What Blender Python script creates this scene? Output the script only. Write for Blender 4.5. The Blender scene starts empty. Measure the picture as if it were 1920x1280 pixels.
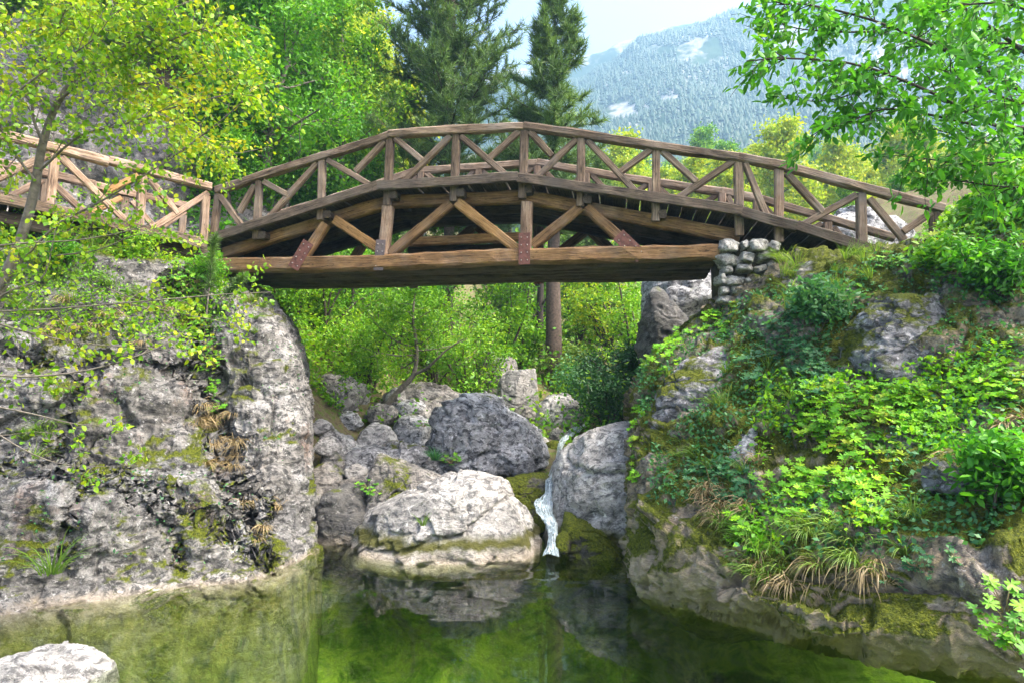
import bpy, math, random
import numpy as np
from mathutils import Vector, Matrix

# ------------------------------------------------------------------ camera, world, sun, exposure
sc = bpy.context.scene
COL = sc.collection
PITCH = math.atan(100 / 1280.0)
CAMZ = 2.0
cam_d = bpy.data.cameras.new('camera'); cam = bpy.data.objects.new('camera', cam_d); COL.objects.link(cam)
cam.location = (0, 0, CAMZ); cam.rotation_euler = (math.pi / 2 + PITCH, 0, 0)
cam_d.sensor_width = 36; cam_d.lens = 24; cam_d.clip_start = 0.05; cam_d.clip_end = 6000
sc.camera = cam

SUN_EL, SUN_AZ = math.radians(56), math.radians(108)      # azimuth measured clockwise from +Y
world = bpy.data.worlds.new('World'); sc.world = world; world.use_nodes = True
wn = world.node_tree; bgn = wn.nodes['Background']
sky = wn.nodes.new('ShaderNodeTexSky'); sky.sky_type = 'NISHITA'; sky.sun_disc = False
sky.sun_elevation = SUN_EL; sky.sun_rotation = SUN_AZ
sky.air_density = .65; sky.dust_density = 8.0; sky.ozone_density = 0.3; sky.altitude = 300
wn.links.new(sky.outputs[0], bgn.inputs[0]); bgn.inputs[1].default_value = 0.15
sun_d = bpy.data.lights.new('sun', 'SUN'); sun_d.energy = 1.5; sun_d.angle = math.radians(14); sun_d.color = (1, .93, .80)
sun = bpy.data.objects.new('sun', sun_d); COL.objects.link(sun)
sdir = Vector((math.sin(SUN_AZ) * math.cos(SUN_EL), math.cos(SUN_AZ) * math.cos(SUN_EL), math.sin(SUN_EL)))
sun.rotation_euler = sdir.to_track_quat('Z', 'Y').to_euler()
sc.view_settings.view_transform = 'Standard'; sc.view_settings.look = 'None'
sc.view_settings.exposure = 2.5; sc.view_settings.gamma = 1.0
sc.render.engine = 'CYCLES'
cy = sc.cycles
cy.use_denoising = True
cy.max_bounces = 7; cy.diffuse_bounces = 3; cy.glossy_bounces = 3; cy.transmission_bounces = 4; cy.transparent_max_bounces = 8; cy.volume_bounces = 0
cy.caustics_reflective = False; cy.caustics_refractive = False
cy.sample_clamp_indirect = 6

# ------------------------------------------------------------------ helpers
F = 1280.0
CP, SP = math.cos(PITCH), math.sin(PITCH)
def ray(px, py):
    u = (px - 960) / F; v = (640 - py) / F
    return u, CP - v * SP, SP + v * CP
def P(px, py, d):                                   # a point seen at photo pixel (px, py), d metres ahead
    u, dy, dz = ray(px, py); s = d / dy
    return Vector((u * s, d, CAMZ + dz * s))
def proj(V):
    y = V[:, 1] * CP + (V[:, 2] - CAMZ) * SP; z = -V[:, 1] * SP + (V[:, 2] - CAMZ) * CP
    y = np.maximum(y, .01)
    return 960 + F * V[:, 0] / y, 640 - F * z / y
def inpoly(x, y, poly):
    r = np.zeros(len(x), bool); n = len(poly)
    for i in range(n):
        x0, y0 = poly[i]; x1, y1 = poly[(i + 1) % n]
        if y0 == y1: continue
        c = ((y0 > y) != (y1 > y)) & (x < (x1 - x0) * (y - y0) / (y1 - y0) + x0)
        r ^= c
    return r
def _h(ix, iy, iz, s):
    h = (ix * 374761393 + iy * 668265263 + iz * 2147483647 + s * 1274126177) & 0xFFFFFFFF
    h = ((h ^ (h >> 13)) * 1274126177) & 0xFFFFFFFF
    h = ((h ^ (h >> 16)) * 2246822519) & 0xFFFFFFFF
    return ((h ^ (h >> 15)) & 0xFFFFFF) / float(0x7FFFFF) - 1.0
def vn(p, s=0):
    i = np.floor(p).astype(np.int64); f = p - i; f = f * f * f * (f * (f * 6 - 15) + 10)
    x, y, z = i[:, 0], i[:, 1], i[:, 2]; fx, fy, fz = f[:, 0], f[:, 1], f[:, 2]
    def L(a, b, t): return a + (b - a) * t
    return L(L(L(_h(x, y, z, s), _h(x + 1, y, z, s), fx), L(_h(x, y + 1, z, s), _h(x + 1, y + 1, z, s), fx), fy),
             L(L(_h(x, y, z + 1, s), _h(x + 1, y, z + 1, s), fx), L(_h(x, y + 1, z + 1, s), _h(x + 1, y + 1, z + 1, s), fx), fy), fz)
def fbm(p, o=4, s=0, g=.5):
    r = 0; a = 1; t = 0
    for k in range(o):
        r = r + a * vn(p + 17.3 * k, s + k); t += a; a *= g; p = p * 2.03
    return r / t
def ridge(p, o=4, s=0, g=.5):
    r = 0; a = 1; t = 0
    for k in range(o):
        r = r + a * (1 - 2 * np.abs(vn(p + 11.7 * k, s + k))); t += a; a *= g; p = p * 2.1
    return r / t
def facet(p, s):                                    # broken-block offsets: a tilted plane per random cell
    i = np.floor(p).astype(np.int64); best = np.full(len(p), 9e9); out = np.zeros(len(p))
    for dx in (-1, 0, 1):
        for dy in (-1, 0, 1):
            for dz in (-1, 0, 1):
                x, y, z = i[:, 0] + dx, i[:, 1] + dy, i[:, 2] + dz
                c = np.stack([x + .5 + .45 * _h(x, y, z, s), y + .5 + .45 * _h(x, y, z, s + 1), z + .5 + .45 * _h(x, y, z, s + 2)], 1)
                q = p - c; d = np.sum(q * q, 1); m = d < best
                v = .55 * _h(x, y, z, s + 3) + .8 * (q[:, 0] * _h(x, y, z, s + 4) + q[:, 1] * _h(x, y, z, s + 5) + q[:, 2] * _h(x, y, z, s + 6))
                out = np.where(m, v, out); best = np.where(m, d, best)
    return out
def tag(o, label=None, cat=None, group=None, kind=None):
    if label: o['label'] = label
    if cat: o['category'] = cat
    if group: o['group'] = group
    if kind: o['kind'] = kind
    return o
def thing(name, label, cat, loc=(0, 0, 0), group=None):
    o = bpy.data.objects.new(name, None); COL.objects.link(o); o.location = loc; o.empty_display_size = .2
    return tag(o, label, cat, group)
def wloc(o):
    v = Vector((0, 0, 0))
    while o is not None: v += o.location; o = o.parent
    return v
def mesh(name, V, Fc, smooth=False):
    V = np.ascontiguousarray(V, dtype=np.float32); Fc = np.ascontiguousarray(Fc, dtype=np.int32)
    m, k = Fc.shape
    me = bpy.data.meshes.new(name)
    me.vertices.add(len(V)); me.vertices.foreach_set('co', V.ravel())
    me.loops.add(m * k); me.loops.foreach_set('vertex_index', Fc.ravel())
    me.polygons.add(m); me.polygons.foreach_set('loop_start', np.arange(0, m * k, k, dtype=np.int32))
    if smooth: me.polygons.foreach_set('use_smooth', np.ones(m, bool))
    me.update(calc_edges=True)
    return me
def link(name, me, mat=None, parent=None, loc=None):
    o = bpy.data.objects.new(name, me); COL.objects.link(o)
    if mat is not None and not me.materials: me.materials.append(mat)
    if parent is not None: o.parent = parent
    if loc is not None: o.location = loc
    return o
def mk(name, V, Fc, mat, parent=None, smooth=False):   # V in world coordinates
    V = np.asarray(V, dtype=float)
    if parent is not None: V = V - np.array(wloc(parent))
    return link(name, mesh(name, V, Fc, smooth), mat, parent)
def mkc(name, V, Fc, mat, base, smooth=False):         # top-level mesh with its origin at base
    b = np.array(base, dtype=float)
    return link(name, mesh(name, np.asarray(V, dtype=float) - b, Fc, smooth), mat, None, tuple(b))
def copy_tree(o, parent=None):
    c = o.copy(); COL.objects.link(c)
    if parent is not None: c.parent = parent
    for ch in list(o.children): copy_tree(ch, c)
    return c
def crs(A, n):                                      # Catmull-Rom resampling along axis 0
    k = A.shape[0]; t = np.linspace(0, k - 1, n); i = np.minimum(t.astype(int), k - 2); f = (t - i).reshape((-1,) + (1,) * (A.ndim - 1))
    B = np.concatenate([2 * A[:1] - A[1:2], A, 2 * A[-1:] - A[-2:-1]])
    p0, p1, p2, p3 = B[i], B[i + 1], B[i + 2], B[i + 3]
    return .5 * (2 * p1 + (p2 - p0) * f + (2 * p0 - 5 * p1 + 4 * p2 - p3) * f * f + (3 * p1 - p0 - 3 * p2 + p3) * f ** 3)
def gridfaces(r, c):
    a = np.arange(r * c).reshape(r, c)
    return np.stack([a[:-1, :-1].ravel(), a[:-1, 1:].ravel(), a[1:, 1:].ravel(), a[1:, :-1].ravel()], 1)
def gridnormals(G):
    du = np.gradient(G, axis=1); dv = np.gradient(G, axis=0)
    N = np.cross(du, dv); return N / np.maximum(np.linalg.norm(N, axis=2, keepdims=True), 1e-9)
def sheet(rows, nr, nc):                            # rows of (px, py, d) control points -> smooth world grid
    A = np.array([[P(*q)[:] for q in r] for r in rows])
    return crs(crs(A, nr).transpose(1, 0, 2), nc).transpose(1, 0, 2)

# ------------------------------------------------------------------ node helpers and materials
class NT:
    def __init__(s, name):
        s.m = bpy.data.materials.new(name); s.m.use_nodes = True; s.t = s.m.node_tree; s.t.nodes.clear()
        s.out = s.n('OutputMaterial')
    def n(s, typ, **kw):
        nd = s.t.nodes.new('ShaderNode' + typ)
        for k, v in kw.items(): setattr(nd, k, v)
        return nd
    def put(s, nd, key, v):
        i = nd.inputs[key]
        if hasattr(v, 'is_output'): s.t.links.new(v, i)
        elif isinstance(v, (tuple, list)) and i.type == 'RGBA': i.default_value = tuple(v) + ((1,) if len(v) == 3 else ())
        else: i.default_value = v
    def noise(s, co, scale, detail=4, rough=.55, dist=0):
        nd = s.n('TexNoise'); s.put(nd, 'Vector', co); s.put(nd, 'Scale', scale); s.put(nd, 'Detail', detail); s.put(nd, 'Roughness', rough); s.put(nd, 'Distortion', dist)
        return nd.outputs[0]
    def ramp(s, fac, stops):
        nd = s.n('ValToRGB'); s.put(nd, 0, fac); e = nd.color_ramp.elements
        while len(e) < len(stops): e.new(.5)
        for k, (p, c) in enumerate(stops):
            e[k].position = p; e[k].color = tuple(c) + (1,) if isinstance(c, (tuple, list)) else (c, c, c, 1)
        return nd.outputs[0]
    def mix(s, fac, a, b, mode='MIX'):
        nd = s.n('Mix', data_type='RGBA', blend_type=mode); s.put(nd, 0, fac); s.put(nd, 6, a); s.put(nd, 7, b)
        return nd.outputs[2]
    def math(s, op, a, b=0.0, c=0.0):
        nd = s.n('Math', operation=op); s.put(nd, 0, a); s.put(nd, 1, b); s.put(nd, 2, c)
        return nd.outputs[0]
    def mapr(s, v, a, b, c=0.0, d=1.0):
        nd = s.n('MapRange'); nd.clamp = True; s.put(nd, 0, v); s.put(nd, 1, a); s.put(nd, 2, b); s.put(nd, 3, c); s.put(nd, 4, d)
        return nd.outputs[0]
    def bump(s, h, strength, dist):
        nd = s.n('Bump'); s.put(nd, 'Height', h); s.put(nd, 'Strength', strength); s.put(nd, 'Distance', dist)
        return nd.outputs[0]
    def pbsdf(s, col, rough, normal=None, spec=.3):
        nd = s.n('BsdfPrincipled'); s.put(nd, 'Base Color', col); s.put(nd, 'Roughness', rough); s.put(nd, 'Specular IOR Level', spec)
        if normal is not None: s.put(nd, 'Normal', normal)
        return nd.outputs[0]
    def surf(s, sh): s.t.links.new(sh, s.out.inputs[0]); return s.m
def pos(t): return t.n('NewGeometry').outputs['Position']
def scaled(t, co, sc_):
    nd = t.n('Mapping'); t.put(nd, 'Vector', co); nd.inputs['Scale'].default_value = sc_; return nd.outputs[0]

def rock_mat(name, light=(.44, .43, .43), mid=(.23, .225, .23), dark=(.045, .045, .047), moss=.35, stain=0.0, tan=0.0, band=0.0, darkness=.5, water_line=0.0, warm=0.0, scale=1.0, algae=.85, wl_h=.3):
    t = NT(name); g = t.n('NewGeometry'); co = g.outputs['Position']
    sep = t.n('SeparateXYZ'); t.put(sep, 0, g.outputs['Normal']); nz = sep.outputs[2]
    sp = t.n('SeparateXYZ'); t.put(sp, 0, co); z = sp.outputs[2]
    wr = t.n('TexNoise'); t.put(wr, 'Vector', co); t.put(wr, 'Scale', 1.1 * scale); t.put(wr, 'Detail', 3)
    wc = t.mix(.35, co, wr.outputs[1], 'ADD')
    st = scaled(t, wc, (1, 1, 1.7))
    n1 = t.noise(st, 2.0 * scale, 8, .68, .3); n2 = t.noise(st, 8.5 * scale, 8, .74, .5); n3 = t.noise(co, 42 * scale, 4, .7); n4 = t.noise(scaled(t, wc, (2.2, 2.2, .7)), 3.2 * scale, 6, .7)
    c = t.ramp(n1, [(.3, tuple(x * .8 for x in mid)), (.46, mid), (.6, light), (.74, mid)])
    c = t.mix(t.ramp(t.noise(co, .5, 4, .6), [(.38, .6), (.56, 0.0)]), c, tuple(x * .45 for x in mid))
    if warm: c = t.mix(t.math('MULTIPLY', t.ramp(t.noise(co, .9, 5, .65), [(.42, 0.0), (.62, 1.0)]), warm), c, (.30, .26, .20))
    if tan: c = t.mix(t.math('MULTIPLY', t.ramp(t.noise(co, .55, 5, .65), [(.40, 0.0), (.53, 1.0)]), tan), c, (.33, .26, .165))
    if stain: c = t.mix(t.math('MULTIPLY', t.ramp(t.noise(scaled(t, co, (1, 1, .6)), 1.5, 7, .72), [(.56, 0.0), (.7, 1.0)]), stain), c, (.27, .12, .06))
    k = darkness
    c = t.mix(t.ramp(n2, [(.40, 0.0), (.47 + .04 * (1 - k), .0), (.56 + .05 * (1 - k), .55 + .4 * k)]), c, dark)
    c = t.mix(t.ramp(n4, [(.52, 0.0), (.68, .8 * k)]), c, tuple(x * 1.6 for x in dark))
    c = t.mix(t.ramp(n3, [(.36, .55), (.5, 0.0)]), c, tuple(x * .35 for x in mid))
    c = t.mix(t.ramp(t.noise(co, 13 * scale, 6, .72), [(.58, 0.0), (.68, .7)]), c, tuple(min(.8, x * 1.4) for x in light))
    if water_line: c = t.mix(t.mapr(t.math('ADD', z, t.math('MULTIPLY', n2, .25)), wl_h * .45, wl_h, water_line, 0), c, (.40, .32, .22))
    if algae: c = t.mix(t.mapr(t.math('ADD', z, t.math('MULTIPLY', n1, .1)), -.12, .04, algae, 0), c, t.ramp(n4, [(.35, (.035, .055, .01)), (.5, (.14, .15, .025)), (.65, (.24, .23, .06))]))
    if band:
        zz = t.math('ADD', z, t.math('MULTIPLY', t.noise(co, 4, 4), .3))
        b = t.math('MULTIPLY', t.mapr(zz, .24, .30), t.mapr(zz, .36, .46, 1, 0)); c = t.mix(t.math('MULTIPLY', b, band), c, (.075, .075, .012))
    m = t.math('ADD', t.math('MULTIPLY', nz, .16), t.noise(co, 1.5, 5, .6)); m = t.math('ADD', m, t.math('MULTIPLY', t.noise(co, 11, 3), .14))
    th = .95 - .35 * moss
    mm = t.mapr(m, th - .03, th + .05)
    mc = t.ramp(t.noise(co, 40, 3), [(.3, (.03, .045, .005)), (.6, (.11, .13, .008)), (.8, (.20, .21, .015))])
    c = t.mix(mm, c, mc)
    h = t.math('ADD', t.math('MULTIPLY', n2, .55), t.math('ADD', t.math('MULTIPLY', n3, .25), t.math('MULTIPLY', n1, .6)))
    h = t.math('ADD', h, t.math('MULTIPLY', mm, t.math('MULTIPLY', t.noise(co, 70, 2), .5)))
    return t.surf(t.pbsdf(c, t.mapr(n2, .3, .7, .95, .75), t.bump(h, .95, .1), .2))

def leaf_mat(name, cols, trans=.38, rough=.5, var=.0):
    t = NT(name); g = t.n('NewGeometry'); oi = t.n('ObjectInfo')
    r = t.math('FRACT', t.math('ADD', g.outputs['Random Per Island'], oi.outputs['Random']))
    lo = t.noise(g.outputs['Position'], .9, 3)
    r = t.mapr(t.math('ADD', t.math('MULTIPLY', r, .62), t.math('MULTIPLY', t.math('SUBTRACT', lo, .5), .95)), -.1, .75)
    k = len(cols)
    c = t.ramp(r, [(i / max(1, k - 1) * .94 + .03, cols[i]) for i in range(k)])
    fine = t.noise(g.outputs['Position'], 55, 2)
    c = t.mix(t.mapr(fine, .35, .7, 0, .35), c, tuple(x * .6 for x in cols[k // 2]))
    b = t.pbsdf(c, rough, None, .35)
    tr = t.n('BsdfTranslucent'); t.put(tr, 0, t.mix(1.0, c, (1.25, 1.2, .6), 'MULTIPLY'))
    mx = t.n('MixShader'); t.put(mx, 0, trans); t.t.links.new(b, mx.inputs[1]); t.t.links.new(tr.outputs[0], mx.inputs[2])
    return t.surf(mx.outputs[0])
def wood_mat(name, cols, moss=.1):
    t = NT(name); tc = t.n('TexCoord'); oi = t.n('ObjectInfo')
    off = t.n('CombineXYZ'); t.put(off, 0, t.math('MULTIPLY', oi.outputs['Random'], 37.0)); t.put(off, 1, t.math('MULTIPLY', oi.outputs['Random'], 11.0))
    ad = t.n('VectorMath', operation='ADD'); t.put(ad, 0, tc.outputs['Object']); t.put(ad, 1, off.outputs[0]); co = ad.outputs[0]
    gr = t.noise(scaled(t, co, (1.1, 22, 22)), 1.6, 7, .7, 1.6); fi = t.noise(scaled(t, co, (2.2, 80, 80)), 1.0, 5, .72); bl = t.noise(co, 2.6, 5, .65)
    chk = t.noise(scaled(t, co, (.55, 15, 15)), 1.5, 3, .5, .8); kn = t.n('TexVoronoi'); t.put(kn, 'Vector', scaled(t, co, (1.0, 3.5, 3.5))); t.put(kn, 'Scale', 1.6)
    c = t.ramp(t.math('ADD', t.math('MULTIPLY', gr, .55), t.math('MULTIPLY', bl, .45)), [(.34, cols[0]), (.46, cols[1]), (.56, cols[2]), (.68, cols[3])])
    c = t.mix(t.ramp(fi, [(.52, 0.0), (.64, .75)]), c, tuple(x * .4 for x in cols[0]))
    c = t.mix(t.ramp(chk, [(.485, 0.0), (.5, .9), (.515, 0.0)]), c, tuple(x * .25 for x in cols[0]))
    c = t.mix(t.mapr(kn.outputs[0], .05, .13, .75, 0), c, tuple(x * .6 for x in cols[0]))
    c = t.mix(t.ramp(t.noise(co, 1.4, 5, .65), [(.5, 0.0), (.68, .55)]), c, tuple(.5 * x + .5 * sum(cols[3]) / 3 * .8 for x in cols[2]))
    sc2 = t.mapr(oi.outputs['Random'], 0, 1, .72, 1.22); cc = t.n('CombineColor'); [t.put(cc, i, sc2) for i in range(3)]
    c = t.mix(1.0, c, cc.outputs[0], 'MULTIPLY')
    g = t.n('NewGeometry'); sep = t.n('SeparateXYZ'); t.put(sep, 0, g.outputs['Normal'])
    c = t.mix(t.math('MULTIPLY', t.ramp(t.noise(co, 6, 5, .7), [(.5, 0.0), (.66, 1.0)]), t.mapr(sep.outputs[2], .1, .9, moss * .35, moss + .25)), c, (.12, .115, .09))
    h = t.math('ADD', t.math('ADD', gr, t.math('MULTIPLY', fi, .6)), t.ramp(chk, [(.48, 0.0), (.5, -.0), (.52, 0.0)]))
    return t.surf(t.pbsdf(c, .82, t.bump(h, .7, .02), .2))
def plain_mat(name, col, rough=.8, var=.3, scale=12, spec=.3, metal=0):
    t = NT(name); co = pos(t); n = t.noise(co, scale, 5, .65)
    c = t.ramp(n, [(.3, tuple(x * (1 - var) for x in col)), (.7, tuple(min(1, x * (1 + var)) for x in col))])
    return t.surf(t.pbsdf(c, rough, t.bump(n, .5, .02), spec))

M = {}
M['rock_left'] = rock_mat('rock_left', light=(.40, .40, .395), mid=(.20, .20, .197), dark=(.028, .028, .029), moss=.68, stain=.5, tan=.08, water_line=.55, wl_h=.2, warm=.14, darkness=.88)
M['rock_right'] = rock_mat('rock_right', light=(.46, .45, .43), mid=(.25, .242, .23), moss=1.0, tan=.95, water_line=.75, wl_h=1.0, warm=.5, darkness=.7)
M['rock_hill'] = rock_mat('rock_hill', light=(.38, .365, .36), mid=(.20, .19, .19), moss=.45, warm=.5, darkness=.7, scale=.7)
M['boulder_pale'] = rock_mat('boulder_pale', light=(.60, .585, .55), mid=(.40, .385, .36), moss=.14, band=.95, darkness=.6, water_line=.55)
M['boulder_grey'] = rock_mat('boulder_grey', light=(.58, .585, .59), mid=(.33, .333, .335), dark=(.025, .025, .027), moss=.32, darkness=.8)
M['boulder_dark'] = rock_mat('boulder_dark', light=(.22, .215, .205), mid=(.11, .107, .10), moss=.3, darkness=.5, water_line=.3)
M['boulder_moss'] = rock_mat('boulder_moss', light=(.15, .14, .11), mid=(.07, .065, .045), moss=1.15, darkness=.75)
M['boulder_warm'] = rock_mat('boulder_warm', light=(.42, .40, .375), mid=(.22, .21, .195), moss=.42, warm=.35, darkness=.75)
M['boulder_shallow'] = rock_mat('boulder_shallow', light=(.52, .51, .49), mid=(.33, .325, .31), moss=.1, darkness=.6, algae=.5)
M['lichen'] = rock_mat('boulder_lichen', light=(.46, .45, .47), mid=(.27, .265, .28), moss=.75, darkness=.95)
M['stone'] = rock_mat('masonry_stone', light=(.58, .575, .54), mid=(.36, .355, .32), moss=.3, darkness=.45, scale=2)
M['mortar'] = plain_mat('pier_core', (.055, .05, .03), .95, .5, 9)
M['bark'] = plain_mat('bark', (.075, .055, .042), .95, .55, 16)
M['bark_grey'] = plain_mat('bark_grey', (.13, .115, .095), .9, .5, 18)
M['bark_dark'] = plain_mat('bark_dark', (.045, .036, .03), .9, .5, 18)
M['twig'] = plain_mat('twig', (.06, .048, .036), .85, .4, 25)
M['straw'] = leaf_mat('straw', [(.20, .15, .07), (.32, .25, .12), (.26, .19, .10), (.15, .14, .05)], .2)
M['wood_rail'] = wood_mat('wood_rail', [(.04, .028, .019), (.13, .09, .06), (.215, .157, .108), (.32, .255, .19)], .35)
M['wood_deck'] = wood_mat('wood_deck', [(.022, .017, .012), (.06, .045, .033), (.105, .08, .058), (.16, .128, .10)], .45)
M['wood_beam'] = wood_mat('wood_beam', [(.06, .032, .015), (.19, .108, .048), (.30, .175, .08), (.40, .255, .13)], .2)
M['wood_new'] = wood_mat('wood_new', [(.11, .055, .02), (.27, .15, .055), (.36, .21, .085), (.42, .26, .12)], .0)
M['wood_pale'] = wood_mat('wood_pale', [(.08, .05, .035), (.20, .13, .085), (.33, .235, .165), (.42, .32, .24)], .25)
M['plate_red'] = plain_mat('plate_red', (.12, .05, .038), .7, .5, 14, .3)
M['plate_grey'] = plain_mat('plate_grey', (.095, .075, .075), .55, .35, 22, .4)
M['bolt'] = plain_mat('bolt', (.28, .25, .23), .5, .3, 40, .4)
G_YEL = [(.06, .17, .010), (.13, .30, .012), (.22, .39, .014), (.36, .45, .016), (.52, .45, .02)]
G_LIME = [(.045, .15, .010), (.10, .28, .012), (.19, .40, .015), (.33, .48, .018)]
G_BRIGHT = [(.035, .14, .012), (.07, .25, .014), (.13, .36, .016), (.24, .45, .02)]
G_WALNUT = [(.03, .14, .014), (.06, .25, .018), (.10, .36, .02), (.20, .46, .022)]
G_DEEP = [(.012, .05, .018), (.02, .085, .025), (.04, .13, .03), (.07, .17, .035)]
G_PINE = [(.03, .07, .022), (.075, .15, .042), (.13, .24, .055), (.20, .32, .065)]
G_GROUND = [(.06, .22, .012), (.13, .40, .014), (.24, .53, .014), (.40, .62, .016)]
G_COOL = [(.025, .10, .04), (.05, .18, .07), (.08, .25, .085), (.14, .30, .08)]
G_GRASS = [(.06, .13, .02), (.11, .22, .03), (.17, .29, .04), (.27, .31, .09)]
G_PAINTED_SUN = [(.14, .28, .02), (.28, .43, .02), (.45, .54, .025), (.60, .56, .04)]  # sunlight on distant trees, painted in as golden leaf colour
for k_, v_ in dict(yel=G_YEL, lime=G_LIME, bright=G_BRIGHT, walnut=G_WALNUT, deep=G_DEEP, ground=G_GROUND, cool=G_COOL, grass=G_GRASS, sun=G_PAINTED_SUN).items():
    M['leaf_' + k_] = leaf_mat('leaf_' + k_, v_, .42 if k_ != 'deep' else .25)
M['needle'] = leaf_mat('needle', G_PINE, .3, .5)
M['forest'] = leaf_mat('forest_needles', [(.02, .05, .02), (.025, .06, .022), (.03, .07, .025), (.036, .08, .026)], .1)

# ------------------------------------------------------------------ setting: ground, pool, banks, hills, mountain
def ground_z(x, y):
    ys = [-14, 3, 6, 8.5, 9.5, 10.3, 11.5, 14, 18, 25, 40, 60, 100, 160]
    zs = [-.9, -1.0, -1.7, -1.7, -.5, .2, .75, 1.35, 2.5, 4.2, 7.4, 11.5, 18, 30]
    z = np.interp(y, ys, zs); xc = np.interp(y, [0, 9, 12, 16, 22, 60], [0, .45, .9, 1.2, 1.0, 3])
    k = np.clip((y - 9.5) / 3, 0, 1)
    z = z + k * (np.minimum(.9 * np.maximum(0, xc - 3.3 - x) ** 1.05, np.interp(y, [12, 22, 60], [2.6, 3.2, 6])) + np.minimum(.42 * np.maximum(0, x - xc - 2.2) ** 1.05, np.interp(y, [14, 30, 60], [9, 4, 1.5])))
    pool = 1 - np.clip((y - 8) / 2, 0, 1)
    z = z + pool * (.45 * np.clip((-x - 1.2) / 3.2, 0, 1) - .35 * np.clip((x - .5) / 2.5, 0, 1))
    return z
xs = np.concatenate([np.linspace(-70, -12, 30)[:-1], np.linspace(-12, 14, 150), np.linspace(14, 110, 40)[1:]])
ysv = np.concatenate([np.linspace(-14, 4, 24)[:-1], np.linspace(4, 30, 160), np.linspace(30, 160, 60)[1:]])
GX, GY = np.meshgrid(xs, ysv)
GZ = ground_z(GX.ravel(), GY.ravel())
pp = np.stack([GX.ravel(), GY.ravel(), GZ], 1)
amp = np.interp(pp[:, 1], [0, 9, 12, 40, 160], [.10, .12, .22, .8, 2.5])
pp[:, 2] += amp * fbm(pp * np.array([.8, .8, 0]) * np.interp(pp[:, 1], [0, 15, 60], [1, 1, .25])[:, None], 5, 3)
t = NT('ground'); co = pos(t); sp_ = t.n('SeparateXYZ'); t.put(sp_, 0, co)
litter = t.ramp(t.noise(co, 9, 6, .7), [(.3, (.06, .05, .025)), (.5, (.14, .11, .06)), (.6, (.09, .13, .02)), (.72, (.12, .2, .03))])
bed = t.ramp(t.noise(scaled(t, co, (1, 1.6, 1)), 1.7, 7, .66, .8), [(.34, (.03, .05, .012)), (.46, (.17, .22, .035)), (.56, (.44, .44, .08)), (.68, (.12, .15, .04))])
bed = t.mix(t.ramp(t.noise(co, 6, 5, .7), [(.5, 0.0), (.66, .8)]), bed, (.30, .26, .14))
c_ = t.mix(t.mapr(sp_.outputs[2], -.05, .12), bed, litter)
M['ground'] = t.surf(t.pbsdf(c_, .95, t.bump(t.noise(co, 14, 5, .7), .8, .06), .2))
tag(mk('ground', pp, gridfaces(len(ysv), len(xs)), M['ground'], smooth=True), kind='structure')

def rocky(G, seed, big, mid, fine, crack=.12, blk=.14, slab=False, sx=(1, 1, 1.2)):
    sh = G.shape; N = gridnormals(G).reshape(-1, 3); V = G.reshape(-1, 3) * np.array(sx)
    w = V + .35 * np.stack([fbm(V * .9, 3, seed + 50), fbm(V * .9, 3, seed + 60), fbm(V * .9, 3, seed + 70)], 1)
    d = big * fbm(w * .55, 3, seed) + blk * (1.0 * facet(w * np.array([.9, .9, 1.0]), seed + 80) + .42 * facet(w * 2.6, seed + 90)) + mid * ridge(w * 1.5, 4, seed + 9) + fine * ridge(w * 5.5, 4, seed + 20) + fine * .45 * ridge(w * 17, 3, seed + 25)
    cr = np.abs(vn(w * np.array([1.1, 1.1, 1.9]), seed + 31)); d = d - crack * np.exp(-(cr / .055) ** 2)
    cr = np.abs(vn(w * np.array([2.6, 2.6, 3.4]), seed + 37)); d = d - crack * .45 * np.exp(-(cr / .06) ** 2)
    if slab: d = d * (1 - .4 * np.exp(-((proj(G.reshape(-1, 3))[0] - 560) / 45) ** 2))
    d = d * np.clip((G.reshape(-1, 3)[:, 2] + .5) / .7, .12, 1)
    return (G.reshape(-1, 3) + N * d[:, None]).reshape(sh)
def carve(G, lines, dirn=1):
    sh = G.shape; V = G.reshape(-1, 3).copy(); N = gridnormals(G).reshape(-1, 3)
    if np.median(np.sum((np.array([0, 0, CAMZ]) - V) * N, 1)) < 0: N = -N
    px_, py_ = proj(V); wob = 14 * fbm(V * 1.6, 3, 71)
    for pts, dep, rad in lines:
        best = np.full(len(V), 1e9)
        for (x0, y0), (x1, y1) in zip(pts[:-1], pts[1:]):
            t_ = np.clip(((px_ - x0) * (x1 - x0) + (py_ - y0) * (y1 - y0)) / ((x1 - x0) ** 2 + (y1 - y0) ** 2), 0, 1)
            best = np.minimum(best, np.hypot(px_ + wob - x0 - t_ * (x1 - x0), py_ + wob * .6 - y0 - t_ * (y1 - y0)))
        V = V - N * (dep * np.exp(-(best * V[:, 1] / F / rad) ** 2))[:, None]
    return V.reshape(sh)
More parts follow.
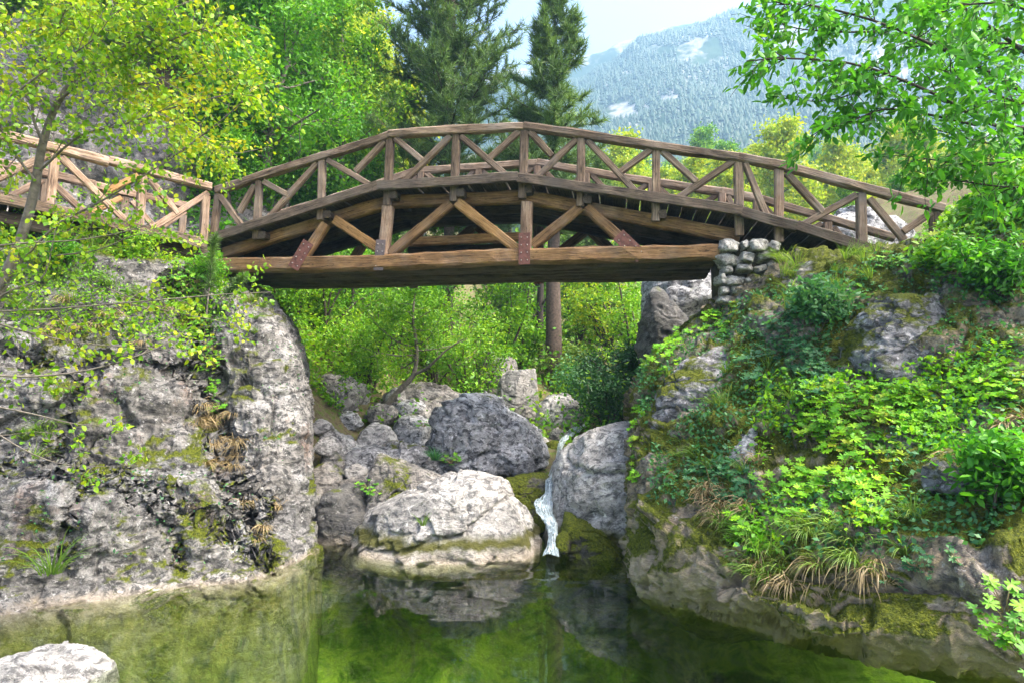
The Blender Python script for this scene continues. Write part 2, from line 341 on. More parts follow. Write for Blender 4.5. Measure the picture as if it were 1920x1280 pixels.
class Sheet:
    def __init__(s, name, G, mat):
        s.G = G; s.V = G.reshape(-1, 3); s.N = gridnormals(G).reshape(-1, 3)
        tow = np.array([0, 0, CAMZ]) - s.V; fl = np.sum(tow * s.N, 1)
        if np.median(fl) < 0: s.N = -s.N; fl = -fl
        s.face = fl > 0; s.px, s.py = proj(s.V)
        f = gridfaces(*G.shape[:2])
        e = np.cross(s.V[f[:, 1]] - s.V[f[:, 0]], s.V[f[:, 3]] - s.V[f[:, 0]])
        if np.sum(e * s.N[f[:, 0]]) < 0: f = f[:, ::-1]
        s.o = tag(mk(name, s.V, f, mat, smooth=True), kind='structure')
    def pick(s, poly, n, rng, minup=-2, anyface=False):
        idx = np.nonzero(inpoly(s.px, s.py, poly) & (s.face | anyface) & (s.N[:, 2] > minup))[0]
        if len(idx) == 0: return []
        w = np.abs(np.linalg.norm(np.gradient(s.G, axis=1).reshape(-1, 3)[idx], axis=1)); w = w / w.sum()
        k = rng.choice(idx, n, p=w)
        return [(s.V[i], s.N[i]) for i in k]

left_rows = [
 [(-300, 1620, 5.3), (0, 1560, 5.7), (150, 1540, 6.0), (300, 1500, 6.4), (420, 1460, 6.8), (530, 1400, 7.3), (606, 1280, 9.1), (590, 1150, 11.5)],
 [(-300, 1300, 5.8), (0, 1260, 6.2), (150, 1250, 6.5), (300, 1230, 6.9), (420, 1205, 7.3), (525, 1170, 7.75), (602, 1110, 9.2), (585, 1020, 11.5)],
 [(-300, 1190, 6.0), (0, 1150, 6.4), (150, 1140, 6.7), (300, 1120, 7.1), (420, 1100, 7.4), (520, 1085, 7.8), (598, 1050, 9.2), (560, 960, 11.5)],
 [(-300, 1130, 6.1), (0, 1105, 6.6), (150, 1095, 6.9), (300, 1075, 7.3), (420, 1055, 7.7), (530, 1040, 8.2), (594, 1000, 9.5), (575, 930, 11.5)],
 [(-300, 1010, 6.2), (0, 1000, 6.8), (150, 985, 7.0), (300, 985, 7.5), (420, 995, 7.9), (520, 975, 8.5), (586, 940, 9.6), (575, 850, 11.5)],
 [(-300, 905, 6.6), (0, 895, 7.2), (150, 893, 7.4), (300, 915, 7.8), (420, 940, 8.1), (510, 920, 8.7), (584, 880, 9.7), (580, 800, 11.5)],
 [(-300, 860, 7.6), (0, 852, 8.1), (150, 862, 8.3), (300, 880, 8.5), (420, 890, 8.8), (500, 850, 9.1), (580, 800, 9.8), (578, 740, 11.5)],
 [(-300, 740, 7.8), (0, 740, 8.3), (150, 740, 8.5), (300, 745, 8.9), (410, 740, 9.3), (486, 730, 9.4), (562, 710, 10.0), (572, 680, 11.8)],
 [(-300, 600, 8.2), (0, 600, 8.7), (150, 600, 9.0), (300, 610, 9.3), (400, 610, 9.7), (462, 610, 9.8), (526, 625, 10.2), (552, 620, 12)],
 [(-300, 480, 8.6), (0, 490, 9.1), (150, 490, 9.4), (300, 500, 9.8), (390, 520, 10.1), (440, 548, 10.3), (484, 562, 10.6), (515, 575, 12)],
 [(-300, 425, 9.5), (0, 440, 9.8), (150, 450, 10.2), (300, 478, 10.8), (390, 508, 11), (440, 535, 11.2), (480, 552, 11.5), (500, 568, 13)],
 [(-300, 395, 12), (0, 415, 12), (150, 425, 12.5), (300, 455, 13), (390, 505, 13), (440, 528, 13.3), (480, 545, 13.5), (510, 560, 14.5)]]
G = sheet(left_rows, 350, 340)
G = rocky(G, 5, .16, .075, .045, .09, .10, True)
G = carve(G, [([(335, 540), (385, 680), (400, 760), (430, 860), (485, 965)], .26, .2), ([(0, 872), (150, 880), (300, 915), (420, 985), (500, 1045)], .14, .13), ([(0, 660), (130, 690), (260, 670), (350, 700)], .15, .12), ([(120, 1060), (135, 960), (170, 905)], .14, .1), ([(250, 930), (330, 1000), (340, 1060)], .12, .09), ([(100, 880), (120, 780), (180, 700)], .12, .1)])
left_bank = Sheet('left_rock_bank', G, M['rock_left'])

right_rows = [
 [(1150, 1010, 11), (1212, 1125, 8.2), (1330, 1200, 7.8), (1450, 1200, 8.6), (1600, 1230, 8.2), (1800, 1290, 6.8), (2100, 1300, 5.6), (2500, 1300, 4.8)],
 [(1160, 960, 11), (1206, 1085, 7.5), (1300, 1128, 6.5), (1420, 1145, 5.6), (1560, 1205, 4.95), (1800, 1240, 4.7), (2100, 1230, 4.2), (2500, 1220, 3.6)],
 [(1160, 850, 11), (1190, 1000, 7.8), (1262, 1050, 6.5), (1400, 1080, 5.55), (1560, 1120, 4.9), (1800, 1120, 4.45), (2100, 1110, 4.0), (2500, 1090, 3.5)],
 [(1170, 780, 11), (1186, 880, 8.2), (1264, 930, 7.1), (1400, 960, 6.1), (1560, 980, 5.4), (1800, 980, 4.9), (2100, 960, 4.5), (2500, 930, 4)],
 [(1190, 720, 11), (1198, 765, 8.8), (1275, 800, 7.9), (1400, 830, 7.0), (1560, 830, 6.3), (1800, 820, 5.7), (2100, 800, 5.2), (2500, 760, 4.7)],
 [(1240, 650, 11.3), (1235, 682, 9.3), (1305, 690, 8.6), (1420, 690, 7.9), (1570, 680, 7.2), (1800, 670, 6.5), (2100, 650, 6.0), (2500, 600, 5.5)],
 [(1330, 572, 11.8), (1330, 580, 9.7), (1385, 565, 9.2), (1470, 545, 8.7), (1600, 530, 8.1), (1800, 505, 7.4), (2100, 450, 6.8), (2500, 400, 6.2)],
 [(1380, 540, 12), (1372, 535, 10.2), (1420, 510, 9.6), (1500, 488, 9.2), (1640, 485, 8.7), (1800, 420, 8.2), (2100, 330, 7.6), (2500, 220, 7)],
 [(1400, 520, 13), (1420, 510, 12), (1480, 495, 11.5), (1560, 485, 11), (1680, 480, 10.5), (1850, 390, 10), (2150, 270, 9.4), (2600, 120, 9)],
 [(1400, 500, 17), (1430, 490, 16), (1500, 470, 15), (1600, 455, 14.5), (1720, 450, 14), (1880, 380, 14), (2250, 230, 13), (2700, 60, 12)]]
G = sheet(right_rows, 330, 350)
G = rocky(G, 25, .18, .09, .05, .10, .14)
right_bank = Sheet('right_rock_bank', G, M['rock_right'])

hill_rows = [
 [(-700, 600, 12.2), (0, 570, 12.8), (180, 565, 13.2), (330, 570, 13.6), (450, 610, 14.2), (600, 670, 15), (720, 730, 16)],
 [(-700, 380, 13), (0, 390, 13.6), (180, 400, 14.0), (330, 410, 14.4), (450, 480, 15.5), (600, 600, 17), (720, 680, 18)],
 [(-700, 200, 14.5), (0, 235, 14.6), (180, 215, 14.9), (330, 230, 15.4), (450, 350, 17), (600, 520, 20), (750, 640, 22)],
 [(-700, 0, 18), (0, 85, 16.5), (180, 80, 17), (325, 140, 17.8), (450, 280, 21), (600, 430, 26), (780, 580, 30)],
 [(-700, -300, 24), (0, -150, 24), (180, -80, 26), (330, 0, 28), (450, 120, 30), (600, 250, 36), (800, 470, 42)],
 [(-700, -700, 40), (0, -500, 45), (180, -350, 48), (330, -200, 50), (450, -60, 52), (600, 80, 60), (820, 350, 70)],
 [(-700, -600, 80), (0, -450, 80), (180, -280, 85), (330, -120, 90), (450, 20, 95), (620, 150, 100), (830, 360, 110)]]
G = sheet(hill_rows, 170, 140); G = rocky(G, 45, .5, .3, .1, .25, .3)
left_hill = Sheet('left_hillside', G, M['rock_hill'])

# mountain
ridge_px = [300, 700, 960, 1060, 1140, 1240, 1345, 1440, 1600, 1900, 2300]
ridge_py = [330, 230, 172, 160, 128, 80, 45, 18, -60, -150, -190]
rows = []
for d_, w_ in ((120, -.05), (190, .06), (270, .2), (370, .4), (480, .64), (570, .86), (640, 1.0), (680, .9)):
    rows.append([(px_, 440 + (py_ - 440) * w_, d_ * (1 - .00008 * (px_ - 960))) for px_, py_ in zip(ridge_px, ridge_py)])
G = sheet(rows, 150, 190)
N_ = gridnormals(G).reshape(-1, 3); V_ = G.reshape(-1, 3)
dd = 16 * ridge(V_ * np.array([.012, .008, .004]), 4, 77) + 5 * fbm(V_ * .05, 4, 78)
fade = np.clip((V_[:, 1] - 110) / 120, .1, 1)
MG = V_.copy(); MG[:, 2] += dd * fade * .8
t = NT('mountain'); co = pos(t); gg = t.n('NewGeometry'); sp_ = t.n('SeparateXYZ'); t.put(sp_, 0, gg.outputs['Normal'])
mg = t.ramp(t.noise(co, .06, 6, .7), [(.35, (.02, .045, .018)), (.5, (.035, .07, .024)), (.65, (.06, .09, .035))])
rk = t.ramp(t.noise(scaled(t, co, (1, 1, .5)), .12, 5, .7), [(.3, (.16, .155, .14)), (.65, (.42, .40, .37))])
msk = t.mapr(t.math('ADD', t.noise(co, .014, 4, .6), t.math('MULTIPLY', t.noise(co, .09, 4, .65), .25)), .64, .70)
M['mountain'] = t.surf(t.pbsdf(t.mix(msk, mg, rk), .95, None, .1))
mountain = tag(mk('mountain', MG, gridfaces(150, 190), M['mountain'], smooth=True), kind='structure')
far_rows = [[(px_, py_ + k_ * 260, d_) for px_, py_ in ((600, 190), (900, 150), (965, 138), (1050, 128), (1130, 108), (1185, 88), (1240, 66), (1330, 50), (1500, 30), (2000, -40))] for d_, k_ in ((690, 1.0), (705, .6), (725, .25), (750, 0), (775, .1))]
G = sheet(far_rows, 50, 160); V_ = G.reshape(-1, 3); V_[:, 2] += 12 * ridge(V_ * .012, 5, 91)
tag(mk('far_ridge', V_, gridfaces(50, 160), M['mountain'], smooth=True), kind='structure')
# forest on the mountain: one mass of small jagged conifers
rng = np.random.default_rng(8)
grid = MG.reshape(150, 190, 3)
def forest(name, grid, n, hmin, hmax, label, seed, colmask=None):
    rng = np.random.default_rng(seed)
    nr, nc = grid.shape[:2]
    u = rng.random(n * 2) * (nr - 2); v = rng.random(n * 2) * (nc - 2); i = u.astype(int); j = v.astype(int); fu = (u - i)[:, None]; fv = (v - j)[:, None]
    pt = (grid[i, j] * (1 - fu) * (1 - fv) + grid[i + 1, j] * fu * (1 - fv) + grid[i, j + 1] * (1 - fu) * fv + grid[i + 1, j + 1] * fu * fv)
    rockm = fbm(pt * np.array([.011, .011, .02]), 4, seed + 5) + .3 * fbm(pt * .05, 3, seed + 6)
    qx, qy = proj(pt); keep = (rockm < .34) & (qx > 650) & (qx < 2250)
    for (cx, cy_, rx, ry) in ((1315, 100, 55, 28), (1165, 215, 40, 22), (1255, 190, 25, 12), (1235, 95, 30, 10), (1480, 70, 40, 30), (1420, 285, 20, 18), (1360, 360, 10, 10)):
        keep &= (((qx - cx) / rx) ** 2 + ((qy - cy_) / ry) ** 2 + .5 * fbm(pt * .06, 2, 3) > .8)
    pt = pt[keep][:n]; n = len(pt)
    H = rng.uniform(hmin, hmax, n); R = H * rng.uniform(.2, .42, n)
    VV = []; FF = []; base = 0
    ang = np.linspace(0, 2 * math.pi, 6)[:-1]
    for (z0, z1, rr) in ((.02, .62, 1.0), (.38, 1.0, .62)):
        ring = np.zeros((n, 5, 3)); a = ang[None] + rng.random((n, 1)) * 6.28
        rad = R[:, None] * rr * rng.uniform(.65, 1.2, (n, 5))
        ring[..., 0] = pt[:, None, 0] + rad * np.cos(a); ring[..., 1] = pt[:, None, 1] + rad * np.sin(a)
        ring[..., 2] = pt[:, None, 2] + H[:, None] * (z0 + .08 * rng.random((n, 5)))
        tip = pt.copy(); tip[:, 2] += H * z1; tip[:, :2] += rng.normal(0, .02, (n, 2)) * H[:, None]
        B = np.concatenate([ring, tip[:, None]], 1)
        f = np.array([[k, (k + 1) % 5, 5] for k in range(5)])
        FF.append((base + np.arange(n)[:, None, None] * 6 + f[None]).reshape(-1, 3)); VV.append(B.reshape(-1, 3)); base += n * 6
    o = mk(name, np.concatenate(VV), np.concatenate(FF), M['forest'])
    return tag(o, label, 'forest', kind='stuff')
forest('mountain_forest', grid[2:141], 30000, 3.2, 7.5, 'hazy blue-green conifer forest covering the mountainside', 12)

# water of the pool
t = NT('pool_water'); co = pos(t)
fr = t.n('Fresnel'); t.put(fr, 'IOR', 1.33)
gl = t.n('BsdfGlossy'); t.put(gl, 'Roughness', .01); t.put(gl, 'Color', (1, 1, 1))
tp = t.n('BsdfTransparent'); t.put(tp, 0, (.93, .97, .9))
mx = t.n('MixShader'); t.put(mx, 0, t.math('MULTIPLY', fr.outputs[0], 1.0)); t.t.links.new(tp.outputs[0], mx.inputs[1]); t.t.links.new(gl.outputs[0], mx.inputs[2])
va = t.n('VolumeAbsorption'); t.put(va, 'Color', (.45, .74, .36)); t.put(va, 'Density', .30); t.t.links.new(va.outputs[0], t.out.inputs[1])
M['water'] = t.surf(mx.outputs[0])
wx0, wx1, wy0, wy1, wz = -11, 9, -12, 10.6, -3.2
wxs = np.concatenate([[wx0], np.linspace(-7, 6, 130), [wx1]]); wys = np.concatenate([[wy0], np.linspace(2.5, 10.2, 150), [wy1]])
WX, WY = np.meshgrid(wxs, wys); top = np.stack([WX.ravel(), WY.ravel(), 0 * WX.ravel()], 1); bot = top.copy(); bot[:, 2] = wz
fall = 1 + 6.0 * np.exp(-((top[:, 0] - .5) ** 2 / 1.8 + (top[:, 1] - 8.0) ** 2 / 1.8))
top[:, 2] = fall * (.0011 * fbm(top * np.array([1.5, 4.2, 1]), 2, 61) + .00035 * fbm(top * np.array([5, 13, 1]), 2, 62))
nn_, mm_ = len(wys), len(wxs); ga = np.arange(nn_ * mm_).reshape(nn_, mm_); K = nn_ * mm_
per = np.concatenate([ga[0, :-1], ga[:-1, -1], ga[-1, :0:-1], ga[:0:-1, 0]]); nx_ = np.roll(per, -1)
tag(mk('pool_water', np.concatenate([top, bot]), np.concatenate([gridfaces(nn_, mm_), gridfaces(nn_, mm_)[:, ::-1] + K, np.stack([per, per + K, nx_ + K, nx_], 1)]), M['water'], smooth=True), kind='structure')

# haze: the air of the valley
t = NT('haze'); pv = t.n('VolumePrincipled'); t.put(pv, 'Color', (.40, .70, 1.0)); t.put(pv, 'Density', .0010); t.put(pv, 'Anisotropy', .35)
t.t.links.new(pv.outputs[0], t.out.inputs[1])
hz = np.array([(x, y, z) for z in (-8, 560) for x, y in ((-700, -40), (1100, -40), (1100, 810), (-700, 810))], float)
tag(mk('haze', hz, np.array([(3, 2, 1, 0), (4, 5, 6, 7), (0, 1, 5, 4), (1, 2, 6, 5), (2, 3, 7, 6), (3, 0, 4, 7)]), t.m), 'pale blue haze filling the valley air', 'haze', kind='stuff')

# ------------------------------------------------------------------ wooden footbridge
class Plane:
    def __init__(s, pxa, da, pxb, db):
        xa, xb = (pxa - 960) / F * da, (pxb - 960) / F * db
        s.b = (db - da) / (xb - xa); s.a = da - s.b * xa
        e = Vector((1, s.b, 0)).normalized(); s.e = e; s.n = Vector((-e.y, e.x, 0))
    def __call__(s, px, py, t=0.0):
        u, dy, dz = ray(px, py); k = s.a / (dy - s.b * u)
        return Vector((u * k, dy * k, CAMZ + dz * k)) + s.n * t
brng = random.Random(4)
def beam(name, a, b, w, h, mat, parent, n, rough=.006):
    X = (b - a); L = X.length; X.normalize(); Y = (n - X * n.dot(X)).normalized(); Z = X.cross(Y)
    k = max(2, int(L / .22)); c = .16 * min(w, h)
    prof = [(-w / 2 + c, -h / 2), (w / 2 - c, -h / 2), (w / 2, -h / 2 + c), (w / 2, h / 2 - c), (w / 2 - c, h / 2), (-w / 2 + c, h / 2), (-w / 2, h / 2 - c), (-w / 2, -h / 2 + c)]
    V = []; Fs = []
    ph = [brng.uniform(0, 9) for _ in range(4)]
    for i in range(k + 1):
        x = L * i / k
        oy = rough * .9 * math.sin(x * 1.7 + ph[0]); oz = rough * 1.3 * math.sin(x * 1.3 + ph[1])
        for (py_, pz_) in prof:
            V.append((x + (brng.uniform(-.004, .004) if i in (0, k) else 0), py_ + oy + brng.uniform(-rough, rough), pz_ + oz + brng.uniform(-rough, rough)))
    for i in range(k):
        for j in range(8):
            Fs.append((i * 8 + j, (i + 1) * 8 + j, (i + 1) * 8 + (j + 1) % 8, i * 8 + (j + 1) % 8))
    Fs.append(tuple(range(8))); Fs.append(tuple(range(k * 8 + 7, k * 8 - 1, -1)))
    me = bpy.data.meshes.new(name); me.from_pydata(V, [], Fs); me.update()
    o = link(name, me, mat, parent)
    mat4 = Matrix((X, Y, Z)).transposed().to_4x4(); mat4.translation = a - wloc(parent)
    o.matrix_local = mat4
    return o
BP = Plane(410, 10.6, 1350, 9.4)
bridge = thing('footbridge', 'arched wooden footbridge with braced timber railings spanning the rocky pool', 'bridge', BP(1400, 560, .9))
BW = 1.78
def bb(name, a, b, w, h, mat, t, rough=.006, par=None, pl=None):   # a, b photo pixels on the near face; t metres back from it
    pl = pl or BP
    return beam(name, pl(*a, t), pl(*b, t), w, h, M[mat], par or bridge, pl.n, rough)
rail = [(402, 357), (728, 251), (980, 235), (1385, 293), (1472, 309), (1772, 390)]
deck = [(378, 456), (710, 349), (972, 334), (1390, 398), (1492, 426), (1670, 482)]
posts = [((405, 362), (394, 448), .10), ((482, 338), (476, 447), .11), ((601, 298), (597, 411), .115), ((729, 256), (722, 383), .12), ((853, 250), (848, 376), .12),
         ((982, 242), (978, 370), .125), ((1089, 257), (1088, 385), .115), ((1230, 277), (1229, 413), .115), ((1386, 298), (1389, 440), .125), ((1462, 312), (1463, 452), .12),
         ((1619, 360), (1621, 470), .13), ((1757, 396), (1758, 440), .12)]
braces = [((409, 366), (456, 430)), ((474, 346), (444, 396)), ((491, 339), (538, 365)), ((593, 303), (505, 402)), ((611, 299), (694, 347)), ((719, 263), (664, 320)),
          ((738, 258), (789, 299)), ((843, 253), (754, 340)), ((863, 253), (953, 331)), ((972, 243), (914, 295)), ((992, 245), (1034, 291)), ((1080, 258), (1003, 332)),
          ((1100, 261), (1197, 363)), ((1220, 278), (1162, 321)), ((1242, 282), (1306, 339)), ((1377, 300), (1262, 376)), ((1398, 304), (1442, 408)),
          ((1476, 322), (1545, 396)), ((1608, 363), (1488, 430)), ((1633, 369), (1700, 448)), ((1749, 398), (1696, 434))]
for side, t0 in ((0, .06), (1, BW - .06)):
    for a, b in zip(rail[:-1], rail[1:]):
        bb('top_rail', a, b, .13, .125, 'wood_rail', t0, .008)
    for a, b, w in posts:
        if side and a[0] > 1700: continue
        bb('post', a, b, .11, w, 'wood_rail' if brng.random() < .8 else 'wood_pale', t0 + (.02 if side == 0 else -.02), .005)
    for k, (a, b) in enumerate(braces):
        if side and a[0] > 1690: continue
        bb('brace', a, b, .085, .092, 'wood_rail', t0 + (.006 if side == 0 else -.006) + .004 * (k % 2), .005)
    for a, b in zip(deck[:-1], deck[1:]):
        bb('edge_board', a, b, .07, .145, 'wood_deck', -.045 if side == 0 else BW + .045, .008)
# deck planks, laid across
def polyline_points(pts, step):
    out = []
    for a, b in zip(pts[:-1], pts[1:]):
        L = (b - a).length; k = max(1, int(L / step))
        for i in range(k): out.append((a.lerp(b, i / k), a.lerp(b, (i + 1) / k)))
    return out
dp = [BP(*q) for q in deck]
for a, b in polyline_points(dp, .19):
    c = (a + b) / 2 + Vector((0, 0, brng.uniform(-.01, .004) - .01)); wd = (b - a).length - .012
    beam('deck_plank', c + BP.n * (.004 + brng.uniform(0, .01)), c + BP.n * (BW - .004 - brng.uniform(0, .01)), wd, .05, M['wood_deck'], bridge, (b - a).normalized(), .004)
string = [(404, 468), (716, 371), (978, 359), (1392, 438)]
for t0 in (.27, .9, BW - .27):
    for a, b in zip(string[:-1], string[1:]):
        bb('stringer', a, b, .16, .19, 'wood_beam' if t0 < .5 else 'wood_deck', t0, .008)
for px_, py_ in ((475, 452), (597, 414), (720, 378), (848, 372), (977, 366), (1088, 386), (1229, 412), (1380, 442)):
    bb('cross_beam', (px_ + 14, py_ - 12), (px_ + 14.01, py_ - 12), .1, .1, 'wood_deck', .2)
# the stub above is a point pair; rebuild it as a true cross beam
for o in [o for o in bridge.children if o.name.startswith('cross_beam')]: bpy.data.objects.remove(o)
for px_, py_ in ((489, 440), (611, 401), (736, 365), (862, 360), (991, 354), (1102, 374), (1243, 400)):
    c = BP(px_, py_)
    beam('cross_beam', c + BP.n * .02, c + BP.n * (BW - .02), .12, .12, M['wood_deck'], bridge, BP.e, .005)
low = [(409, 498), (1349, 469)]
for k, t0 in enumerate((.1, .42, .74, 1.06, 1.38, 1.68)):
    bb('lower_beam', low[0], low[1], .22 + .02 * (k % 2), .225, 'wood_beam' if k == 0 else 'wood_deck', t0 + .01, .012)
def truss(t0, flip):
    f = -1 if flip else 1
    for a, b in (((723, 384), (713, 497)), ((985, 376), (983, 486))):
        bb('king_post', a, b, .17, .165, 'wood_pale', t0, .007)
    for a, b in (((604, 416), (552, 497)), ((622, 410), (708, 467)), ((842, 376), (727, 474)), ((853, 376), (972, 467)), ((1087, 384), (996, 457)), ((1098, 386), (1200, 478))):
        bb('strut', a, b, .13, .15, 'wood_beam' if brng.random() < .6 else 'wood_new', t0 + f * .01, .006)
    for a, b, m_, w in (((578, 454), (549, 503), 'plate_red', .19), ((714, 450), (709, 507), 'plate_grey', .15), ((983, 437), (983, 496), 'plate_red', .17), ((1159, 440), (1204, 483), 'plate_red', .2)):
        pl = bb('metal_plate', a, b, .012, w, m_, t0 - f * .115, 0)
        L = (BP(*a) - BP(*b)).length
        for i in range(4):
            for s in (-1, 1):
                bo = link('bolt', BOLT, None, pl); bo.location = (L * (.14 + .24 * i), -.008 * f, s * w * .26)
an = np.linspace(0, 2 * math.pi, 9)[:-1]
bv = np.concatenate([np.stack([.011 * np.cos(an), np.full(8, .006), .011 * np.sin(an)], 1), np.stack([.008 * np.cos(an), np.full(8, -.008), .008 * np.sin(an)], 1), [[0, -.01, 0]]])
bf = [(i, (i + 1) % 8, 8 + (i + 1) % 8, 8 + i) for i in range(8)] + [(8 + i, 8 + (i + 1) % 8, 16) for i in range(8)]
BOLT = bpy.data.meshes.new('bolt'); BOLT.from_pydata(bv.tolist(), [], bf); BOLT.update(); BOLT.materials.append(M['bolt'])
truss(.12, False); truss(BW - .12, True)
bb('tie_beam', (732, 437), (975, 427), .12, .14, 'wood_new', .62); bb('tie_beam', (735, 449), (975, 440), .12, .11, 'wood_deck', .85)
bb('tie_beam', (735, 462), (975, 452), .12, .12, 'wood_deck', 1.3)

# walkway joining the bridge at its far-left end
WP = Plane(0, 8.9, 404, 10.55)
walk = thing('walkway', 'wooden boardwalk with braced railing along the left rock bank', 'walkway', WP(200, 450, .8))
def ww(name, a, b, w, h, mat, t, rough=.006): return bb(name, a, b, w, h, mat, t, rough, walk, WP)
for side, t0 in ((0, .06), (1, 1.5)):
    ww('top_rail', (-160, 210), (205, 301), .13, .13, 'wood_pale', t0, .008); ww('top_rail', (205, 301), (398, 350), .13, .125, 'wood_pale', t0, .008)
    for a, b in (((-75, 243), (-82, 348)), ((104, 287), (93, 390)), ((270, 327), (262, 425)), ((387, 366), (382, 450))):
        ww('post', a, b, .11, .12, 'wood_pale' if side == 0 else 'wood_rail', t0 + .02)
    for k, (a, b) in enumerate((((-90, 242), (-150, 320)), ((-60, 246), (10, 330)), ((96, 288), (-30, 345)), ((116, 293), (236, 412)), ((261, 329), (196, 360)), ((282, 335), (335, 400)), ((392, 360), (288, 428)))):
        ww('brace', a, b, .08, .095, 'wood_new' if k == 4 else 'wood_pale', t0 + .004 * (k % 2))
    ww('edge_board', (-160, 341), (386, 457), .08, .15, 'wood_deck' if side else 'wood_rail', -.045 if side == 0 else 1.6, .01)
    ww('stringer', (-160, 375), (392, 474), .18, .2, 'wood_deck', .2 + side * 1.1)
a, b = WP(-160, 341), WP(386, 457); kk = int((b - a).length / .19)
for i in range(kk):
    c = a.lerp(b, (i + .5) / kk)
    beam('deck_plank', c + WP.n * .006, c + WP.n * 1.54, (b - a).length / kk - .012, .05, M['wood_deck'], walk, WP.e, .004)

# ------------------------------------------------------------------ boulders
import bmesh
def ico(sub):
    bm = bmesh.new(); bmesh.ops.create_icosphere(bm, subdivisions=sub, radius=1)
    V = np.array([v.co[:] for v in bm.verts]); Fc = np.array([[v.index for v in f.verts] for f in bm.faces]); bm.free(); return V, Fc
ICO = {k: ico(k) for k in (3, 4, 5, 6, 7)}
def boulder_geo(poly, d, thick, seed, sub=6, rough=.06, sharp=9, blk=.6):
    rng = np.random.default_rng(seed)
    pts = np.array([P(x, y, d)[:] for x, y in poly])[:, [0, 2]]; c = pts.mean(0); size = np.ptp(pts, axis=0).max()
    D, Fc = ICO[sub]; acc = np.zeros(len(D))
    ar = np.sum(pts[:, 0] * np.roll(pts[:, 1], -1) - np.roll(pts[:, 0], -1) * pts[:, 1])
    pl = []
    for i in range(len(pts)):
        a, b = pts[i], pts[(i + 1) % len(pts)]; t_ = b - a; L = np.linalg.norm(t_)
        if L < 1e-6: continue
        n = np.array([t_[1], -t_[0]]) / L * (1 if ar > 0 else -1); h = float(n @ (a - c))
        if h < .02: continue
        ny = rng.uniform(-.35, .1); k = math.sqrt(1 + ny * ny); pl.append((np.array([n[0], ny, n[1]]) / k, h / k))
    for q in range(5):
        n = np.array([rng.uniform(-.55, .55), -1, rng.uniform(-.1, .75)]); k = np.linalg.norm(n); pl.append((n / k, thick * rng.uniform(.85, 1.05) / k * (1 + .2 * abs(n[0]))))
    for q in range(3):
        n = np.array([rng.uniform(-.5, .5), 1, rng.uniform(-.2, .5)]); k = np.linalg.norm(n); pl.append((n / k, thick * rng.uniform(.9, 1.1) / k))
    for n, h in pl: acc += (np.maximum(0, D @ n) / h) ** sharp
    r = acc ** (-1 / sharp); V = D * r[:, None]
    s = size
    w = V / s; w = w + .12 * np.stack([fbm(w * 3 + seed, 3, 5), fbm(w * 3 + seed, 3, 6), fbm(w * 3 + seed, 3, 7)], 1)
    disp = rough * s * (.7 * fbm(w * 2.2 + seed, 4, seed) + .45 * ridge(w * 4.5 + seed, 4, seed + 3))
    disp += rough * .18 * s * ridge(w * 15 + seed, 3, seed + 5)
    disp += rough * blk * s * (facet(w * 3.1 + seed, seed + 60) + .4 * facet(w * 8 + seed, seed + 70))
    cr = np.abs(vn(w * np.array([2.2, 2.2, 4.2]) + seed, seed + 8)); disp -= rough * .75 * s * np.exp(-(cr / .05) ** 2)
    cr = np.abs(vn(w * np.array([4.1, 4.1, 5.2]) - seed, seed + 9)); disp -= rough * .35 * s * np.exp(-(cr / .05) ** 2)
    V = V + D * disp[:, None]
    V[:, 0] += c[0]; V[:, 1] += d; V[:, 2] += c[1]
    return V, Fc
def boulder(name, label, poly, d, thick, mat, seed, sub=6, rough=.06, sharp=9, group=None, cat='boulder'):
    V, Fc = boulder_geo(poly, d, thick, seed, sub, rough, sharp)
    b = V.mean(0); b[2] = V[:, 2].min()
    return tag(mkc(name, V, Fc, M[mat], b, True), label, cat, group)
boulder('boulder', 'large pale boulder with a mossy green band above the pool waterline', [(642, 1060), (668, 1000), (692, 955), (740, 928), (800, 905), (870, 896), (935, 908), (985, 955), (1010, 1005), (1014, 1060), (840, 1085)], 9.1, .75, 'boulder_pale', 3, 7, .04, 16)
boulder('boulder', 'pale rounded slab leaning behind the large pale pool boulder', [(840, 960), (850, 905), (900, 890), (940, 897), (962, 935), (970, 990), (900, 1010)], 9.25, .4, 'boulder_pale', 4, 5, .05)
boulder('boulder', 'round dark grey boulder at the foot of the left rock bank', [(592, 1030), (592, 960), (612, 922), (645, 903), (678, 925), (697, 965), (692, 1030), (640, 1050)], 9.7, .42, 'boulder_dark', 7, 6, .045, 7)
boulder('boulder', 'pointed angular grey boulder behind the large pale pool boulder', [(697, 970), (695, 880), (712, 852), (760, 868), (838, 900), (845, 960)], 10.0, .45, 'boulder_warm', 9, 6, .05, 12)
boulder('boulder', 'huge blue-grey fissured boulder under the middle of the bridge', [(798, 870), (803, 800), (828, 752), (900, 748), (960, 775), (1022, 820), (1030, 880), (960, 905), (870, 905)], 11.6, .95, 'boulder_grey', 12, 6, .07, 10)
boulder('boulder', 'smooth grey boulder left of two at the back beneath the shrubs', [(666, 860), (672, 815), (690, 795), (722, 798), (745, 830), (742, 870)], 12.2, .38, 'boulder_pale', 15, 5, .04, 7)
boulder('boulder', 'blocky grey boulder squeezed against the huge blue-grey boulder', [(733, 850), (735, 800), (760, 776), (800, 782), (815, 815), (812, 850)], 12.7, .4, 'boulder_grey', 17, 5, .05, 8)
boulder('boulder', 'dark mossy wet boulder beside the small waterfall', [(925, 990), (930, 905), (965, 888), (1020, 890), (1040, 930), (1030, 1000)], 10.3, .4, 'boulder_moss', 19, 6, .05, 8)
boulder('boulder', 'tall streaked grey rock standing right of the waterfall', [(1032, 1075), (1036, 940), (1048, 885), (1078, 832), (1125, 798), (1190, 780), (1250, 790), (1260, 940), (1240, 1075)], 9.5, .75, 'boulder_pale', 22, 6, .045, 8)
